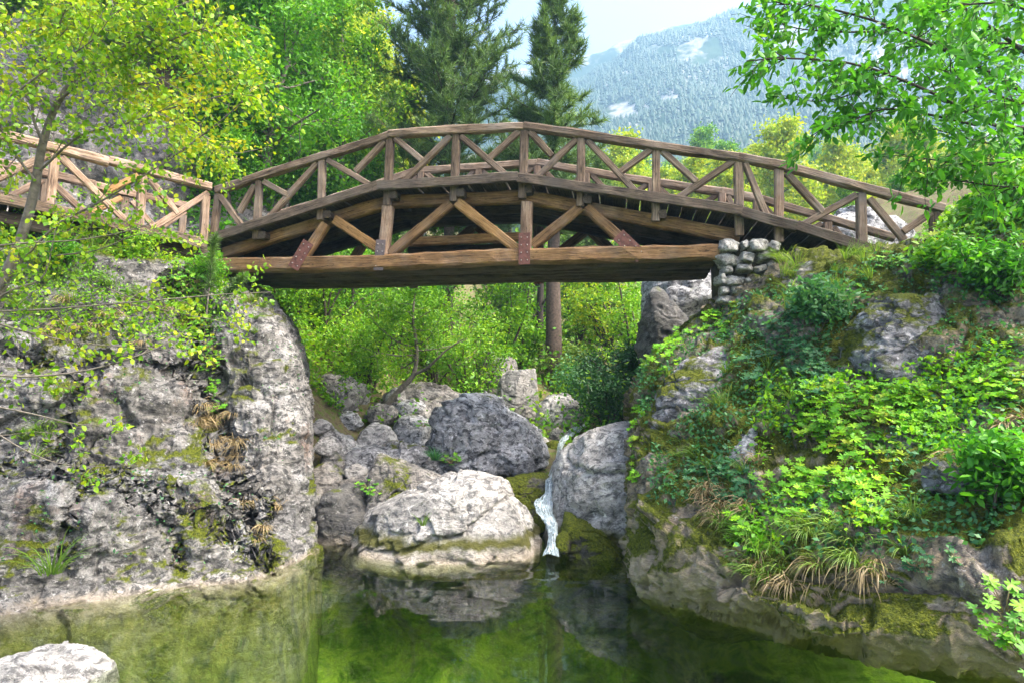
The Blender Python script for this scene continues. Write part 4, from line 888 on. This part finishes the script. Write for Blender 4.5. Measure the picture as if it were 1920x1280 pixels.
# ------------------------------------------------------------------ shrubs under and beyond the bridge
B_ = [(545, 13.6, .9, 1.9, 'leaf_lime', 'grey-green shrub filling the gap beside the left bank corner'), (600, 14.5, 1.0, 2.1, 'leaf_lime', 'light green shrub above the mossy brown rock wall'),
      (640, 16, 1.2, 2.4, 'leaf_bright', 'fresh green shrub deep in the thicket under the bridge'), (690, 14.2, .8, 1.8, 'leaf_lime', 'yellow-green shrub left of the leaning small tree'),
      (735, 17, 1.3, 2.5, 'leaf_bright', 'bright green shrub behind the leaning small tree'), (815, 16.5, 1.2, 2.3, 'leaf_lime', 'lime shrub right behind the huge blue-grey boulder'),
      (880, 15.6, 1.1, 2.0, 'leaf_lime', 'yellowing shrub hanging over the pinkish rock'), (935, 17.5, 1.3, 2.5, 'leaf_lime', 'wide lime shrub left of the pine trunk'),
      (965, 18.5, .7, 1.5, 'leaf_lime', 'yellow-green shrub at the foot of the thin bare trunk'), (1085, 22, 1.2, 2.6, 'leaf_lime', 'dull green shrub right of the pine trunk'),
      (1145, 20, 1.2, 2.8, 'leaf_yel', 'yellow-leaved shrub beneath the right half of the bridge'), (1195, 17, 1.2, 2.8, 'leaf_lime', 'light shrub touching the tall grey cliff block'),
      (1185, 14.5, .9, 1.7, 'leaf_deep', 'dark glossy evergreen shrub beside the tall grey cliff block'), (1150, 13.4, .75, 1.25, 'leaf_deep', 'dark green shrub hanging over the stream on the right'),
      (1110, 15.5, .7, .9, 'leaf_cool', 'low blue-green shrub beside the upstream boulders'), (1055, 17.5, .8, .8, 'leaf_grass', 'low green shrub at the base of the pine'),
      (780, 20, 1.5, 3.2, 'leaf_bright', 'tall green shrub far back under the bridge'), (680, 21, 1.6, 3.4, 'leaf_lime', 'tall yellowish shrub far back under the bridge'), (1010, 25, 1.6, 3.2, 'leaf_bright', 'leafy shrub behind the two trunks')]
for k, (px_, d_, r, h, lf, lab) in enumerate(B_):
    bush('shrub', lab, gpt(px_, d_), r, h, 4500 if d_ > 14 else 3800, .075 if d_ < 17 else .095, lf, 300 + k, None, OVAL if d_ < 15 else RHOMB, 9)
tr = [P(722, 762, 13.1)[:], P(752, 728, 13.1)[:], P(776, 700, 13.1)[:], P(781, 650, 13.1)[:], P(774, 600, 13.1)[:], P(778, 548, 13.2)[:]]
lt = tree('leaning_tree', 'small crooked tree leaning out of the rocks under the bridge', tr, .07, 1.35, 16, 5200, .07, 'leaf_lime', 'bark_grey', .5, 41, OVAL, .11, .15)
V, Fc = tubes([(crs(np.array([P(776, 702, 13.1)[:], P(800, 690, 13.0)[:], P(820, 672, 12.9)[:], P(838, 655, 12.9)[:], P(870, 635, 12.9)[:]]), 10), np.linspace(.035, .012, 10))]); mk('limb', V, Fc, M['bark_grey'], lt, True)
# bright grass clump by the stream
def grass(name, label, base, nrm, n, L, spread, leaf, seed, group=None, hang=.0, w=.012, cat='grass'):
    rng = np.random.default_rng(seed); b = np.array(base, float); nrm = np.array(nrm)
    az = rng.random(n) * 6.28; out = np.stack([np.cos(az), np.sin(az), np.zeros(n)], 1); d = unit(nrm * .5 + np.array([0, 0, .7]) + out * spread * rng.random((n, 1)))
    Ln = L * rng.uniform(.5, 1.1, n); k = 5; pts = np.zeros((n, k, 3)); pts[:, 0] = b + out * rng.random((n, 1)) * L * .18; dd = d.copy()
    for i in range(1, k):
        pts[:, i] = pts[:, i - 1] + dd * (Ln / (k - 1))[:, None]; dd = unit(dd + out * .12 + nrm * .1 - np.array([0, 0, .28 + hang]))
    side = unit(np.cross(d, [0, 0, 1.0]) + rng.normal(size=(n, 3)) * .3); wd = (w * np.array([1, .9, .75, .45, .06]))
    A = pts + side[:, None] * wd[None, :, None] * .5; B = pts - side[:, None] * wd[None, :, None] * .5
    V = np.stack([A, B], 2).reshape(-1, 3); i = np.arange(n)[:, None] * k * 2; j = np.arange(k - 1)[None] * 2
    Fc = np.stack([i + j, i + j + 1, i + j + 3, i + j + 2], 2).reshape(-1, 4)
    return tag(mkc(name, V, Fc, M[leaf], b), label, cat, group)
grass('grass_clump', 'bright yellow-green grass clump upstream beside the pale boulder', gpt(1068, 16), (0, 0, 1), 160, .75, .8, 'leaf_lime', 3, None, 0, .016)

def floor_cover(name, label, x0, x1, y0, y1, n, size, leaf, seed, lift=.4, thr=-.1):
    rg = np.random.default_rng(seed); x = rg.uniform(x0, x1, n); y = y0 + (y1 - y0) * rg.random(n) ** 1.3
    z = ground_z(x, y); p = np.stack([x, y, z], 1); c = fbm(p * np.array([.9, .9, 0]), 3, seed); k = c > thr; p = p[k]; p[:, 2] += rg.uniform(0, 1, len(p)) * lift * (c[k] - thr) * 2.2
    V, Fc = place(RHOMB, p, frames(len(p), rg, .8, .2, None, .7), size * rg.uniform(.6, 1.3, len(p)) * (1 + (p[:, 1] - 11) * .02))
    return tag(mk(name, V, Fc, M[leaf]), label, 'undergrowth', kind='stuff')
floor_cover('undergrowth', 'mixed green undergrowth on the valley floor beyond the boulders', -7, 9, 12.6, 34, 32000, .10, 'leaf_lime', 501, .9, -.25)
floor_cover('undergrowth', 'darker leafy undergrowth on the valley floor', -7, 9, 13, 34, 16000, .11, 'leaf_bright', 502, 1.1, .0)
floor_cover('undergrowth', 'green undergrowth on the slope beside the left bank corner', -6.5, -3.1, 12.4, 17, 12000, .085, 'leaf_lime', 503, .45, -.6)

# ------------------------------------------------------------------ bank plants: leafy clumps, grass tufts, ferns
PALM_ME = []
for s_ in range(3):
    rg = np.random.default_rng(s_); v = PALM[0].copy(); v[1:, :2] *= (1 + .1 * rg.normal(size=(len(v) - 1, 1))); v[:, 2] *= (.4, 1.2, -.6)[s_]; v[:, 2] += .03 * rg.normal(size=len(v))
    PALM_ME.append(v)
def leaf_meshes(key, mat, tms):
    out = []
    for v, f in tms:
        me = mesh('leaf', v, f); me.materials.append(M[mat]); out.append(me)
    return out
LM = {lf: leaf_meshes(lf, lf, [(v, PALM[1]) for v in PALM_ME]) for lf in ('leaf_ground', 'leaf_cool', 'leaf_yel', 'leaf_bright')}
def add_leaf_objects(parent, Pn, R, size, meshes, rng):
    w = np.array(wloc(parent))
    for p, r, s in zip(Pn, R, size):
        o = bpy.data.objects.new('leaf', meshes[rng.integers(len(meshes))]); COL.objects.link(o); o.parent = parent
        m = Matrix(((r[0][0] * s, r[1][0] * s, r[2][0] * s, p[0] - w[0]), (r[0][1] * s, r[1][1] * s, r[2][1] * s, p[1] - w[1]), (r[0][2] * s, r[1][2] * s, r[2][2] * s, p[2] - w[2]), (0, 0, 0, 1)))
        o.matrix_local = m
def clump(label, base, nrm, n, rad, lsize, leaf, seed, group, yellow=.06):
    rng = np.random.default_rng(seed); b = np.array(base); nrm = unit(np.array(nrm) + np.array([0, -.25, .35]))
    o = thing('leafy_clump', label, 'plant', tuple(b), group)
    a = unit(np.cross(nrm, [1, .3, .2])); c = np.cross(nrm, a)
    th = rng.random(n) * 6.28; rr = rad * np.sqrt(rng.random(n)); hh = rng.uniform(.35, 1, n) * rad * .8 * (1 - .5 * (rr / rad) ** 2)
    p = b + a * (np.cos(th) * rr)[:, None] + c * (np.sin(th) * rr)[:, None] + nrm * hh[:, None] + np.array([0, 0, .02])
    R = frames(n, rng, 1.2, 0, None, .33); tilt = unit(R[:, 2] + nrm * .6 + np.array([0, -.35, .1])); X = unit(R[:, 0] - tilt * np.sum(R[:, 0] * tilt, 1, keepdims=True)); R = np.stack([X, np.cross(tilt, X), tilt], 1)
    add_leaf_objects(o, p, R, lsize * rng.uniform(.65, 1.25, n), LM[leaf], rng)
    k = [(np.array([b + (q - b) * .12, b + (q - b) * .55 + nrm * .03, q]), np.array([.004, .003, .002])) for q in p]
    V, Fc = tubes(k, 3); mk('stems', V, Fc, M['straw'], o)
    return o
rng = np.random.default_rng(5)
LAND = [('the lichen-spotted rock', P(1700, 640, 7)), ('the triangular slab', P(1395, 860, 6.75)), ('the small knobbly rock', P(1805, 890, 5.15)), ('the slanting rock rib', P(1300, 740, 8.3)), ('the stone pier', P(1400, 560, 9.5)),
        ('the overhanging lip', P(1560, 1130, 5)), ('the bridge end', P(1640, 470, 8.8)), ('the tall streaked rock', P(1150, 900, 9.3)), ('the tan rock face', P(1720, 1080, 4.6)), ('the left bank corner', P(560, 800, 9.8)), ('the walkway', P(150, 440, 9.3)),
        ('the beam end', P(430, 530, 10.3)), ('the left bank crevice', P(400, 760, 9.2)), ('the left bank ledge', P(100, 860, 7.8)), ('the left waterline', P(200, 1080, 7.0)), ('the mossy right flank', P(1250, 960, 7.0)), ('the sunny leaf patch', P(1620, 780, 6.1))]
def where(v):
    v = Vector(v); nm, q = min(LAND, key=lambda a: (a[1] - v).length); dz = v.z - q.z
    return ('close by ' if (q - v).length < .5 else 'above ' if dz > .35 else 'below ' if dz < -.35 else 'beside ') + nm
def size_word(x, a, b): return 'small ' if x < a else 'large ' if x > b else 'medium-sized '
def clumps(sheet_, poly, n, rad, nl, lsize, leaf, label, group, seed):
    for k, (v, nn) in enumerate(sheet_.pick(poly, n, np.random.default_rng(seed))):
        f = rng.uniform(.75, 1.3); m = int(round(nl * (.55 + .45 * f))) + rng.integers(-2, 3); lf = leaf
        if rng.random() < .12 and leaf in ('leaf_ground', 'leaf_bright'): lf = 'leaf_yel'
        clump(size_word(f, .92, 1.13) + ('yellowing ' if lf == 'leaf_yel' else '') + label + ' ' + where(v), v - nn * .03, nn, m, rad * f, lsize, lf, seed * 100 + k, group)
clumps(right_bank, [(1500, 730), (1640, 725), (1760, 740), (1900, 690), (1930, 740), (1800, 790), (1760, 860), (1640, 870), (1520, 840), (1490, 780)], 62, .16, 17, .115, 'leaf_ground', 'bright lime lobed-leaf clump', 'lime clumps below the lichen rock', 41)
clumps(right_bank, [(1370, 980), (1480, 880), (1600, 880), (1680, 940), (1600, 1010), (1480, 1000), (1380, 1060)], 30, .15, 17, .11, 'leaf_ground', 'bright green lobed-leaf clump', 'clumps above the overhang', 42)
clumps(right_bank, [(1400, 620), (1560, 560), (1590, 640), (1580, 740), (1450, 760), (1380, 720)], 36, .17, 16, .11, 'leaf_cool', 'blue-green lobed-leaf clump', 'clumps beside the lichen rock', 43)
clumps(right_bank, [(1290, 620), (1380, 570), (1390, 610), (1260, 690), (1200, 690)], 24, .17, 15, .12, 'leaf_ground', 'fresh green lobed-leaf clump', 'clumps below the stone pier', 44)
clumps(right_bank, [(1640, 500), (1800, 430), (1930, 400), (1930, 520), (1760, 540), (1620, 540)], 28, .2, 16, .11, 'leaf_bright', 'dense green leafy clump', 'clumps under the branches', 45)
clumps(right_bank, [(1190, 760), (1215, 760), (1210, 900), (1190, 900)], 9, .12, 10, .10, 'leaf_ground', 'hanging lobed-leaf clump', 'clumps beside the streaked rock', 46)
clumps(right_bank, [(1260, 860), (1400, 850), (1420, 930), (1300, 960)], 16, .13, 12, .09, 'leaf_cool', 'cool green low clump', 'clumps below the triangular slab', 47)
clumps(right_bank, [(1840, 900), (1930, 800), (1930, 980), (1840, 980)], 8, .14, 13, .09, 'leaf_bright', 'deep green leafy clump', 'clumps by the knobbly rock', 48)
clumps(right_bank, [(1640, 1080), (1760, 1000), (1800, 1060), (1700, 1150)], 5, .10, 8, .07, 'leaf_cool', 'sparse cool green sprig', 'sprigs on the tan rock', 49)
for k in range(4):
    q = P(1885 + 12 * k, 1150 + 30 * k, 3.6 - .05 * k); clump('broad-leaved clump at the near end of the overhang', q, (-.5, -.5, .4), 12, .15, .10, 'leaf_bright', 4700 + k, 'clumps at the near end of the overhang')
clumps(left_bank, [(290, 510), (380, 500), (440, 540), (380, 560), (300, 555)], 9, .2, 16, .10, 'leaf_bright', 'vivid green leafy clump', 'clumps under the walkway end', 51)
clumps(left_bank, [(330, 610), (400, 600), (420, 740), (410, 800), (350, 760)], 16, .17, 16, .085, 'leaf_bright', 'green trailing clump', 'clumps in the left bank crevice', 52)
for k, (px_, py_, d_) in enumerate([(845, 868, 10.6), (690, 915, 9.75), (700, 925, 9.7), (795, 800, 12.2), (1110, 800, 13.2)]):
    clump(['leafy clump at the foot of the huge blue-grey boulder', 'leafy clump between the round dark and pointed boulders', 'leafy clump between the round dark and pointed boulders', 'leafy sprig in the cleft left of the huge boulder', 'leafy clump beside the upper stream'][k], P(px_, py_, d_), (0, -.3, 1), 16, .16, .1, 'leaf_bright', 5300 + k, 'clumps between boulders' if k in (1, 2) else None)
# grass tufts
def tufts(sheet_, poly, n, L, leaf, label, group, seed, blades=34, hang=.1, w=.011, spread=.7):
    for k, (v, nn) in enumerate(sheet_.pick(poly, n, np.random.default_rng(seed))):
        f = rng.uniform(.7, 1.3)
        grass('grass_tuft', size_word(f, .9, 1.12) + label + ' ' + where(v), v - nn * .03, nn, blades, L * f, spread, leaf, seed * 100 + k, group, hang, w)
tufts(right_bank, [(1430, 490), (1640, 480), (1660, 560), (1450, 600)], 34, .34, 'leaf_grass', 'long green grass tuft', 'grass tufts below the bridge end', 61)
tufts(right_bank, [(1350, 980), (1480, 960), (1720, 960), (1740, 1060), (1500, 1080), (1380, 1090)], 34, .32, 'leaf_grass', 'drooping green grass tuft', 'grass tufts over the overhang', 62, 34, .35)
tufts(right_bank, [(1300, 900), (1420, 860), (1440, 960), (1290, 1010)], 16, .3, 'straw', 'dry straw-coloured grass tuft', 'dry tufts on the mossy flank', 63, 30, .4)
tufts(right_bank, [(1250, 700), (1420, 640), (1560, 780), (1450, 900), (1260, 880)], 26, .26, 'leaf_grass', 'short green grass tuft', 'grass tufts among moss', 64)
tufts(right_bank, [(1760, 780), (1930, 760), (1930, 860), (1760, 870)], 14, .28, 'straw', 'tangled dry grass tuft', 'dry tufts near the knobbly rock', 65, 34, .4)
tufts(right_bank, [(1400, 1050), (1700, 1050), (1700, 1110), (1420, 1110)], 14, .3, 'straw', 'tuft of dry hanging stems', 'dry stems on the overhang', 66, 22, .7)
tufts(left_bank, [(340, 740), (430, 740), (450, 880), (380, 880)], 14, .34, 'straw', 'drooping dry straw tuft', 'dry tufts in the left crevice', 71, 44, .6)
tufts(left_bank, [(0, 440), (260, 450), (300, 560), (0, 600)], 26, .34, 'leaf_grass', 'fine green grass tuft', 'grass tufts on the left shoulder', 72)
tufts(left_bank, [(60, 560), (330, 560), (330, 660), (60, 640)], 12, .32, 'straw', 'dry brown grass tuft', 'dry tufts on the left bank face', 73, 34, .5)
tufts(left_bank, [(0, 780), (100, 790), (100, 860), (0, 850)], 7, .26, 'leaf_grass', 'fresh grass tuft', 'grass tufts on the ledge', 74)
tufts(left_bank, [(420, 930), (580, 930), (560, 1020), (420, 1030)], 9, .2, 'straw', 'short dry grass tuft', 'dry tufts low on the corner', 75, 30, .5)
tufts(left_bank, [(440, 560), (520, 570), (500, 640), (440, 640)], 6, .25, 'leaf_grass', 'soft green grass tuft', 'grass tufts under the beam end', 76)
grass('grass_tuft', 'long-bladed green grass tuft at the left waterline', P(95, 1075, 6.35), (0, -.4, 1), 46, .48, 1.0, 'leaf_grass', 900, None, .1, .016)
grass('grass_tuft', 'little grass tuft in the crack of the large pale boulder', P(793, 985, 7.9), (0, -.5, 1), 26, .18, .8, 'leaf_grass', 901)
grass('thyme_tuft', 'grey-green thyme tuft on the low broad rock', P(815, 862, 10.6), (0, 0, 1), 120, .24, 1.2, 'leaf_cool', 902, None, 0, .014, 'plant')
# shrubs rooted on the banks
for k, (px_, py_, n_, lf, lab) in enumerate([(40, 470, 1800, 'leaf_lime', 'small shrub on the left bank below the walkway'), (150, 490, 1700, 'leaf_bright', 'rounded green shrub on the left bank shoulder'), (240, 470, 1400, 'leaf_lime', 'small shrub in the shade of the walkway'), (370, 480, 1300, 'leaf_bright', 'leafy shrub at the joint of walkway and bridge')]):
    q = left_bank.pick([(px_ - 40, py_ - 30), (px_ + 40, py_ - 30), (px_ + 40, py_ + 50), (px_ - 40, py_ + 50)], 1, np.random.default_rng(k))
    if q: bush('shrub', lab, q[0][0], .34, .3, n_, .05, lf, 800 + k, None, OVAL, 7, sig=.07)
for k, (px_, py_, lf, lab, r_) in enumerate([(1760, 500, 'leaf_bright', 'green shrub below the right end of the railing', .32), (1860, 450, 'leaf_lime', 'lime shrub growing beside the last railing post', .34), (1880, 420, 'leaf_bright', 'leafy shrub on the upper right bank', .6), (1850, 560, 'leaf_walnut', 'dark leafy shrub above the lichen rock', .4), (1560, 600, 'leaf_cool', 'blue-green shrub left of the lichen rock', .35), (1900, 900, 'leaf_walnut', 'shrubby ivy right of the bright leaf patch', .35)]):
    q = right_bank.pick([(px_ - 40, py_ - 40), (px_ + 40, py_ - 40), (px_ + 40, py_ + 50), (px_ - 40, py_ + 50)], 1, np.random.default_rng(k + 20))
    if q: bush('shrub', lab, q[0][0], r_, r_ * 1.2, 2200, .07, lf, 820 + k, None, OVAL, 8, sig=.08)
# low ground cover on the right bank and on the slope behind the walkway, too small to count
def cover(name, label, sheet_, poly, n, size, leaf, seed, lift=.06, anyface=False):
    rg = np.random.default_rng(seed); q = sheet_.pick(poly, n, rg, -2, anyface); p = np.array([v for v, _ in q]); nn = np.array([m for _, m in q])
    msk = fbm(p * 1.6, 3, seed) > -.12; p = p[msk]; nn = nn[msk]
    p = p + nn * rg.uniform(0, lift, (len(p), 1)) + rg.normal(size=p.shape) * .04
    V, Fc = place(RHOMB, p, frames(len(p), rg, .8, .2, None, .7), size * rg.uniform(.6, 1.3, len(p)))
    return tag(mk(name, V, Fc, M[leaf]), label, 'ground cover', kind='stuff')
RB = [(1200, 700), (1340, 590), (1480, 520), (1660, 490), (1930, 400), (1930, 1000), (1700, 1040), (1500, 1040), (1360, 1040), (1230, 930)]
cover('ground_cover', 'low mixed green leaves carpeting the right bank', right_bank, RB, 20000, .05, 'leaf_cool', 91)
cover('ground_cover', 'scattered lime leaves between the clumps of the right bank', right_bank, [(1420, 700), (1900, 650), (1900, 980), (1400, 1040)], 7000, .06, 'leaf_ground', 92, .1)
cover('ground_cover', 'low leaves on the shoulder of the left bank', left_bank, [(0, 430), (420, 500), (430, 620), (300, 640), (0, 620)], 11000, .05, 'leaf_lime', 93)
cover('ground_cover', 'small leaves dotting the left bank face', left_bank, [(0, 640), (560, 620), (560, 1040), (0, 1060)], 1300, .04, 'leaf_cool', 94)
cover('ground_cover', 'undergrowth covering the slope behind the walkway', left_hill, [(330, 130), (480, 200), (760, 560), (700, 700), (450, 600), (330, 420)], 16000, .13, 'leaf_bright', 95, .4)
cover('ground_cover', 'patchy green growth on the rock wall behind the walkway', left_hill, [(-20, 60), (330, 130), (330, 500), (-20, 500)], 2600, .09, 'leaf_lime', 96, .15)
cover('ground_cover', 'low bushes and leaves behind the right end of the railing', right_bank, [(1660, 380), (1790, 370), (1930, 300), (1930, 480), (1800, 440), (1660, 425)], 7000, .09, 'leaf_lime', 97, .12, True)
vv = valley.V[np.random.default_rng(1).integers(0, len(valley.V), 14000)] + np.random.default_rng(2).normal(size=(14000, 3)) * np.array([1.2, 1.2, .35]) + np.array([0, 0, .3])
V, Fc = place(RHOMB, vv, frames(len(vv), np.random.default_rng(3), .8, .2), np.random.default_rng(4).uniform(.2, .4, len(vv))); tag(mk('undergrowth', V, Fc, M['leaf_lime']), 'bright low undergrowth on the valley slope beyond the railing', 'undergrowth', kind='stuff')
# pine sprigs at the left end of the bridge
def sprig(name, label, path, d, seed):
    rg = np.random.default_rng(seed); A = crs(np.array([P(x, y, d)[:] for x, y in path]), 30); o = thing(name, label, 'sapling', tuple(A[0]))
    V, Fc = tubes([(A, np.linspace(.014, .006, 30))]); mk('stem', V, Fc, M['bark_grey'], o, True)
    k = 40; T = unit(np.gradient(A, axis=0)); s = slice(10, 30); n = 20 * k
    V, Fc = place(NEEDLE, np.repeat(A[s], k, 0), frames(n, rg, 0, 0, np.repeat(T[s], k, 0) * 1.0, .6), rg.uniform(.09, .15, n)); tag(mk('needles', V, Fc, M['needle'], o), kind='stuff')
sprig('pine_sapling', 'young pine sapling in front of the left end of the lower beam', [(385, 620), (390, 560), (396, 510), (398, 470), (404, 447)], 9.75, 1)
sprig('pine_sapling', 'small pine sprig below the left end of the lower beam', [(400, 580), (420, 555), (440, 538), (455, 520)], 9.75, 2)

# ------------------------------------------------------------------ overhanging trees near the camera
def split_leaves(o, Pn, R, size, tm, mat, rng, nparts=300):
    px_, py_ = proj(Pn); dist = np.linalg.norm(Pn - np.array([0, 0, CAMZ]), axis=1)
    score = size / dist * ((px_ > 5) & (px_ < 1915) & (py_ > 5) & (py_ < 1275)); idx = np.argsort(-score)
    a, b = idx[:nparts], idx[nparts:]
    me = mesh('leaf', *tm); me.materials.append(M[mat]); add_leaf_objects(o, Pn[a], R[a], size[a], [me], rng)
    V, Fc = place(tm, Pn[b], R[b], size[b]); tag(mk('foliage', V, Fc, M[mat], o), kind='stuff')
def branch_path(path, d0, d1, n=16): return crs(np.array([P(x, y, d0 + (d1 - d0) * i / (len(path) - 1))[:] for i, (x, y) in enumerate(path)]), n)
def overhang(name, label, trunk, tr_r, branches, leaf, bark, seed, tm, lsize, per_m, twlen, droop, up, leafsig, extra=None):
    rng = np.random.default_rng(seed); o = thing(name, label, 'tree', tuple(trunk[0]))
    V, Fc = tubes([(trunk, np.linspace(tr_r[0], tr_r[1], len(trunk)))], 8); mk('trunk', V, Fc, M[bark], o, True)
    Pn = []; Al = []
    for (A, r, dens) in branches:
        L = np.sum(np.linalg.norm(np.diff(A, axis=0), axis=1)); polys = [(A, np.linspace(r, r * .25, len(A)))]
        nt = int(L * 9 * dens) + 3; T = unit(np.gradient(A, axis=0))
        for j in range(nt):
            s = .12 + .88 * (j + rng.random()) / nt; i = min(len(A) - 1, int(s * (len(A) - 1)))
            tw = curve(A[i], T[i] * .7 + rng.normal(size=3) * .65, twlen * rng.uniform(.5, 1.3), 8, rng, .16, .0, .12); polys.append((tw, np.linspace(r * .22 + .0015, .0015, 8)))
            m = max(2, int(per_m * twlen)); q = rng.uniform(1.5, 7, m); Pn.append(tw[q.astype(int)] + rng.normal(size=(m, 3)) * leafsig); Al.append(np.repeat(unit(tw[-1] - tw[0])[None], m, 0))
        V, Fc = tubes(polys, 5); mk('branch', V, Fc, M[bark], o, True)
    Pn = np.concatenate(Pn); Al = np.concatenate(Al); R = frames(len(Pn), rng, up, droop, Al * .8, .6)
    split_leaves(o, Pn, R, lsize * rng.uniform(.6, 1.25, len(Pn)), tm, leaf, rng)
    return o
tk = branch_path([(-40, 620), (10, 520), (45, 430), (66, 350), (80, 270), (110, 190), (170, 110)], 6.3, 6.2, 24)
lb = [([(0, 545), (50, 480), (110, 420), (200, 372), (330, 290), (440, 205), (470, 165)], 6.0, 5.6, .014, 1.0), ([(75, 320), (150, 255), (230, 235), (330, 200), (420, 180)], 6.1, 5.6, .012, 1.0),
      ([(80, 270), (60, 200), (90, 100), (130, 0), (150, -80)], 6.1, 5.8, .014, 1.7), ([(110, 190), (200, 110), (290, 40), (330, -60)], 6.1, 5.6, .014, 1.7),
      ([(170, 110), (260, 100), (360, 60), (450, 40)], 6.1, 5.6, .012, 1.9), ([(66, 340), (10, 260), (-30, 150), (-40, 0)], 6.2, 5.8, .014, 1.7),
      ([(150, 130), (220, 160), (320, 150), (420, 130), (470, 150)], 6.2, 6.0, .01, 1.6), ([(60, 60), (150, 30), (250, -10), (380, -40)], 6.2, 6.0, .012, 1.9),
      ([(20, 180), (90, 130), (180, 70), (220, 0)], 5.6, 5.4, .01, 1.6), ([(-40, 90), (40, 60), (120, 40), (240, 30)], 6.4, 6.4, .01, 1.9),
      ([(110, 230), (220, 190), (330, 230), (430, 280)], 6.6, 6.8, .01, 1.5), ([(180, 120), (280, 200), (370, 260), (450, 300)], 7.2, 7.4, .01, 1.3),
      ([(-40, 465), (60, 455), (150, 450), (260, 428), (310, 400)], 5.7, 5.9, .010, 0.34), ([(-40, 585), (90, 580), (260, 566), (420, 552), (510, 548)], 5.8, 6.6, .011, 0.29),
      ([(-40, 580), (20, 545), (80, 520), (100, 450), (108, 400)], 5.8, 6.0, .011, 0.29), ([(-40, 595), (60, 625), (170, 645), (330, 655)], 5.8, 6.2, .010, 0.29),
      ([(-40, 700), (60, 705), (180, 690), (300, 650), (360, 610)], 5.6, 6.0, .012, 0.29), ([(-40, 755), (60, 775), (150, 795), (260, 798)], 5.6, 5.9, .008, 0.05),
      ([(-40, 790), (60, 850), (140, 872), (260, 872)], 5.6, 5.9, .007, 0.03), ([(100, 480), (180, 470), (260, 440), (340, 440)], 6.0, 6.4, .008, 0.38), ([(200, 540), (300, 580), (400, 600), (460, 620)], 6.5, 6.8, .007, 0.46)]
overhang('overhanging_tree', 'slender grey-barked tree with yellowing leaves leaning in front of the walkway', tk, (.055, .024), [(branch_path(p_, a_, b_), r_, q_) for p_, a_, b_, r_, q_ in lb], 'leaf_yel', 'bark_grey', 61, BROAD, .05, 58, .5, .5, .35, .045)
tk = branch_path([(2250, 900), (2200, 700), (2130, 500), (2060, 330), (1990, 180), (1950, 20), (1960, -200)], 5.6, 6.0, 24)
rb = [([(2060, 330), (1960, 250), (1860, 235), (1780, 190), (1690, 150), (1600, 120), (1480, 110), (1400, 115)], 5.9, 5.6, .022, 1.3), ([(2000, 230), (1880, 150), (1760, 90), (1640, 40), (1520, 10), (1450, 10)], 5.9, 5.8, .02, 1.5),
      ([(1830, 235), (1740, 215), (1660, 205), (1590, 230), (1520, 250)], 5.9, 5.5, .013, 1.4), ([(1950, 120), (1840, 40), (1740, -20), (1620, -60)], 6.0, 5.9, .02, 1.7),
      ([(1990, 280), (1900, 300), (1830, 310), (1750, 300), (1690, 290)], 5.9, 5.6, .014, 1.4), ([(1990, 200), (1900, 190), (1820, 150), (1760, 130)], 5.4, 5.1, .012, 1.7),
      ([(2040, 330), (1960, 350), (1880, 350), (1800, 340), (1740, 330)], 5.9, 5.7, .012, 1.5), ([(1700, 150), (1620, 170), (1540, 190), (1440, 180)], 5.8, 5.7, .010, 1.3), ([(1640, 60), (1560, 60), (1480, 50), (1430, 20)], 5.8, 5.8, .010, 1.4),
      ([(2000, 150), (1920, 90), (1860, 80), (1780, 70), (1700, 80)], 6.6, 6.8, .014, 1.7), ([(2040, 300), (1950, 270), (1860, 270), (1780, 250), (1700, 230)], 6.7, 6.9, .014, 1.6), ([(1990, 60), (1900, 10), (1800, 10), (1700, 20)], 5.3, 5.2, .014, 1.6)]
overhang('overhanging_tree', 'leafy walnut-like tree with drooping green leaflets hanging over the right bank', tk, (.16, .07), [(branch_path(p_, a_, b_), r_, q_) for p_, a_, b_, r_, q_ in rb], 'leaf_walnut', 'bark_dark', 62, OVAL, .092, 46, .42, .9, .35, .035)
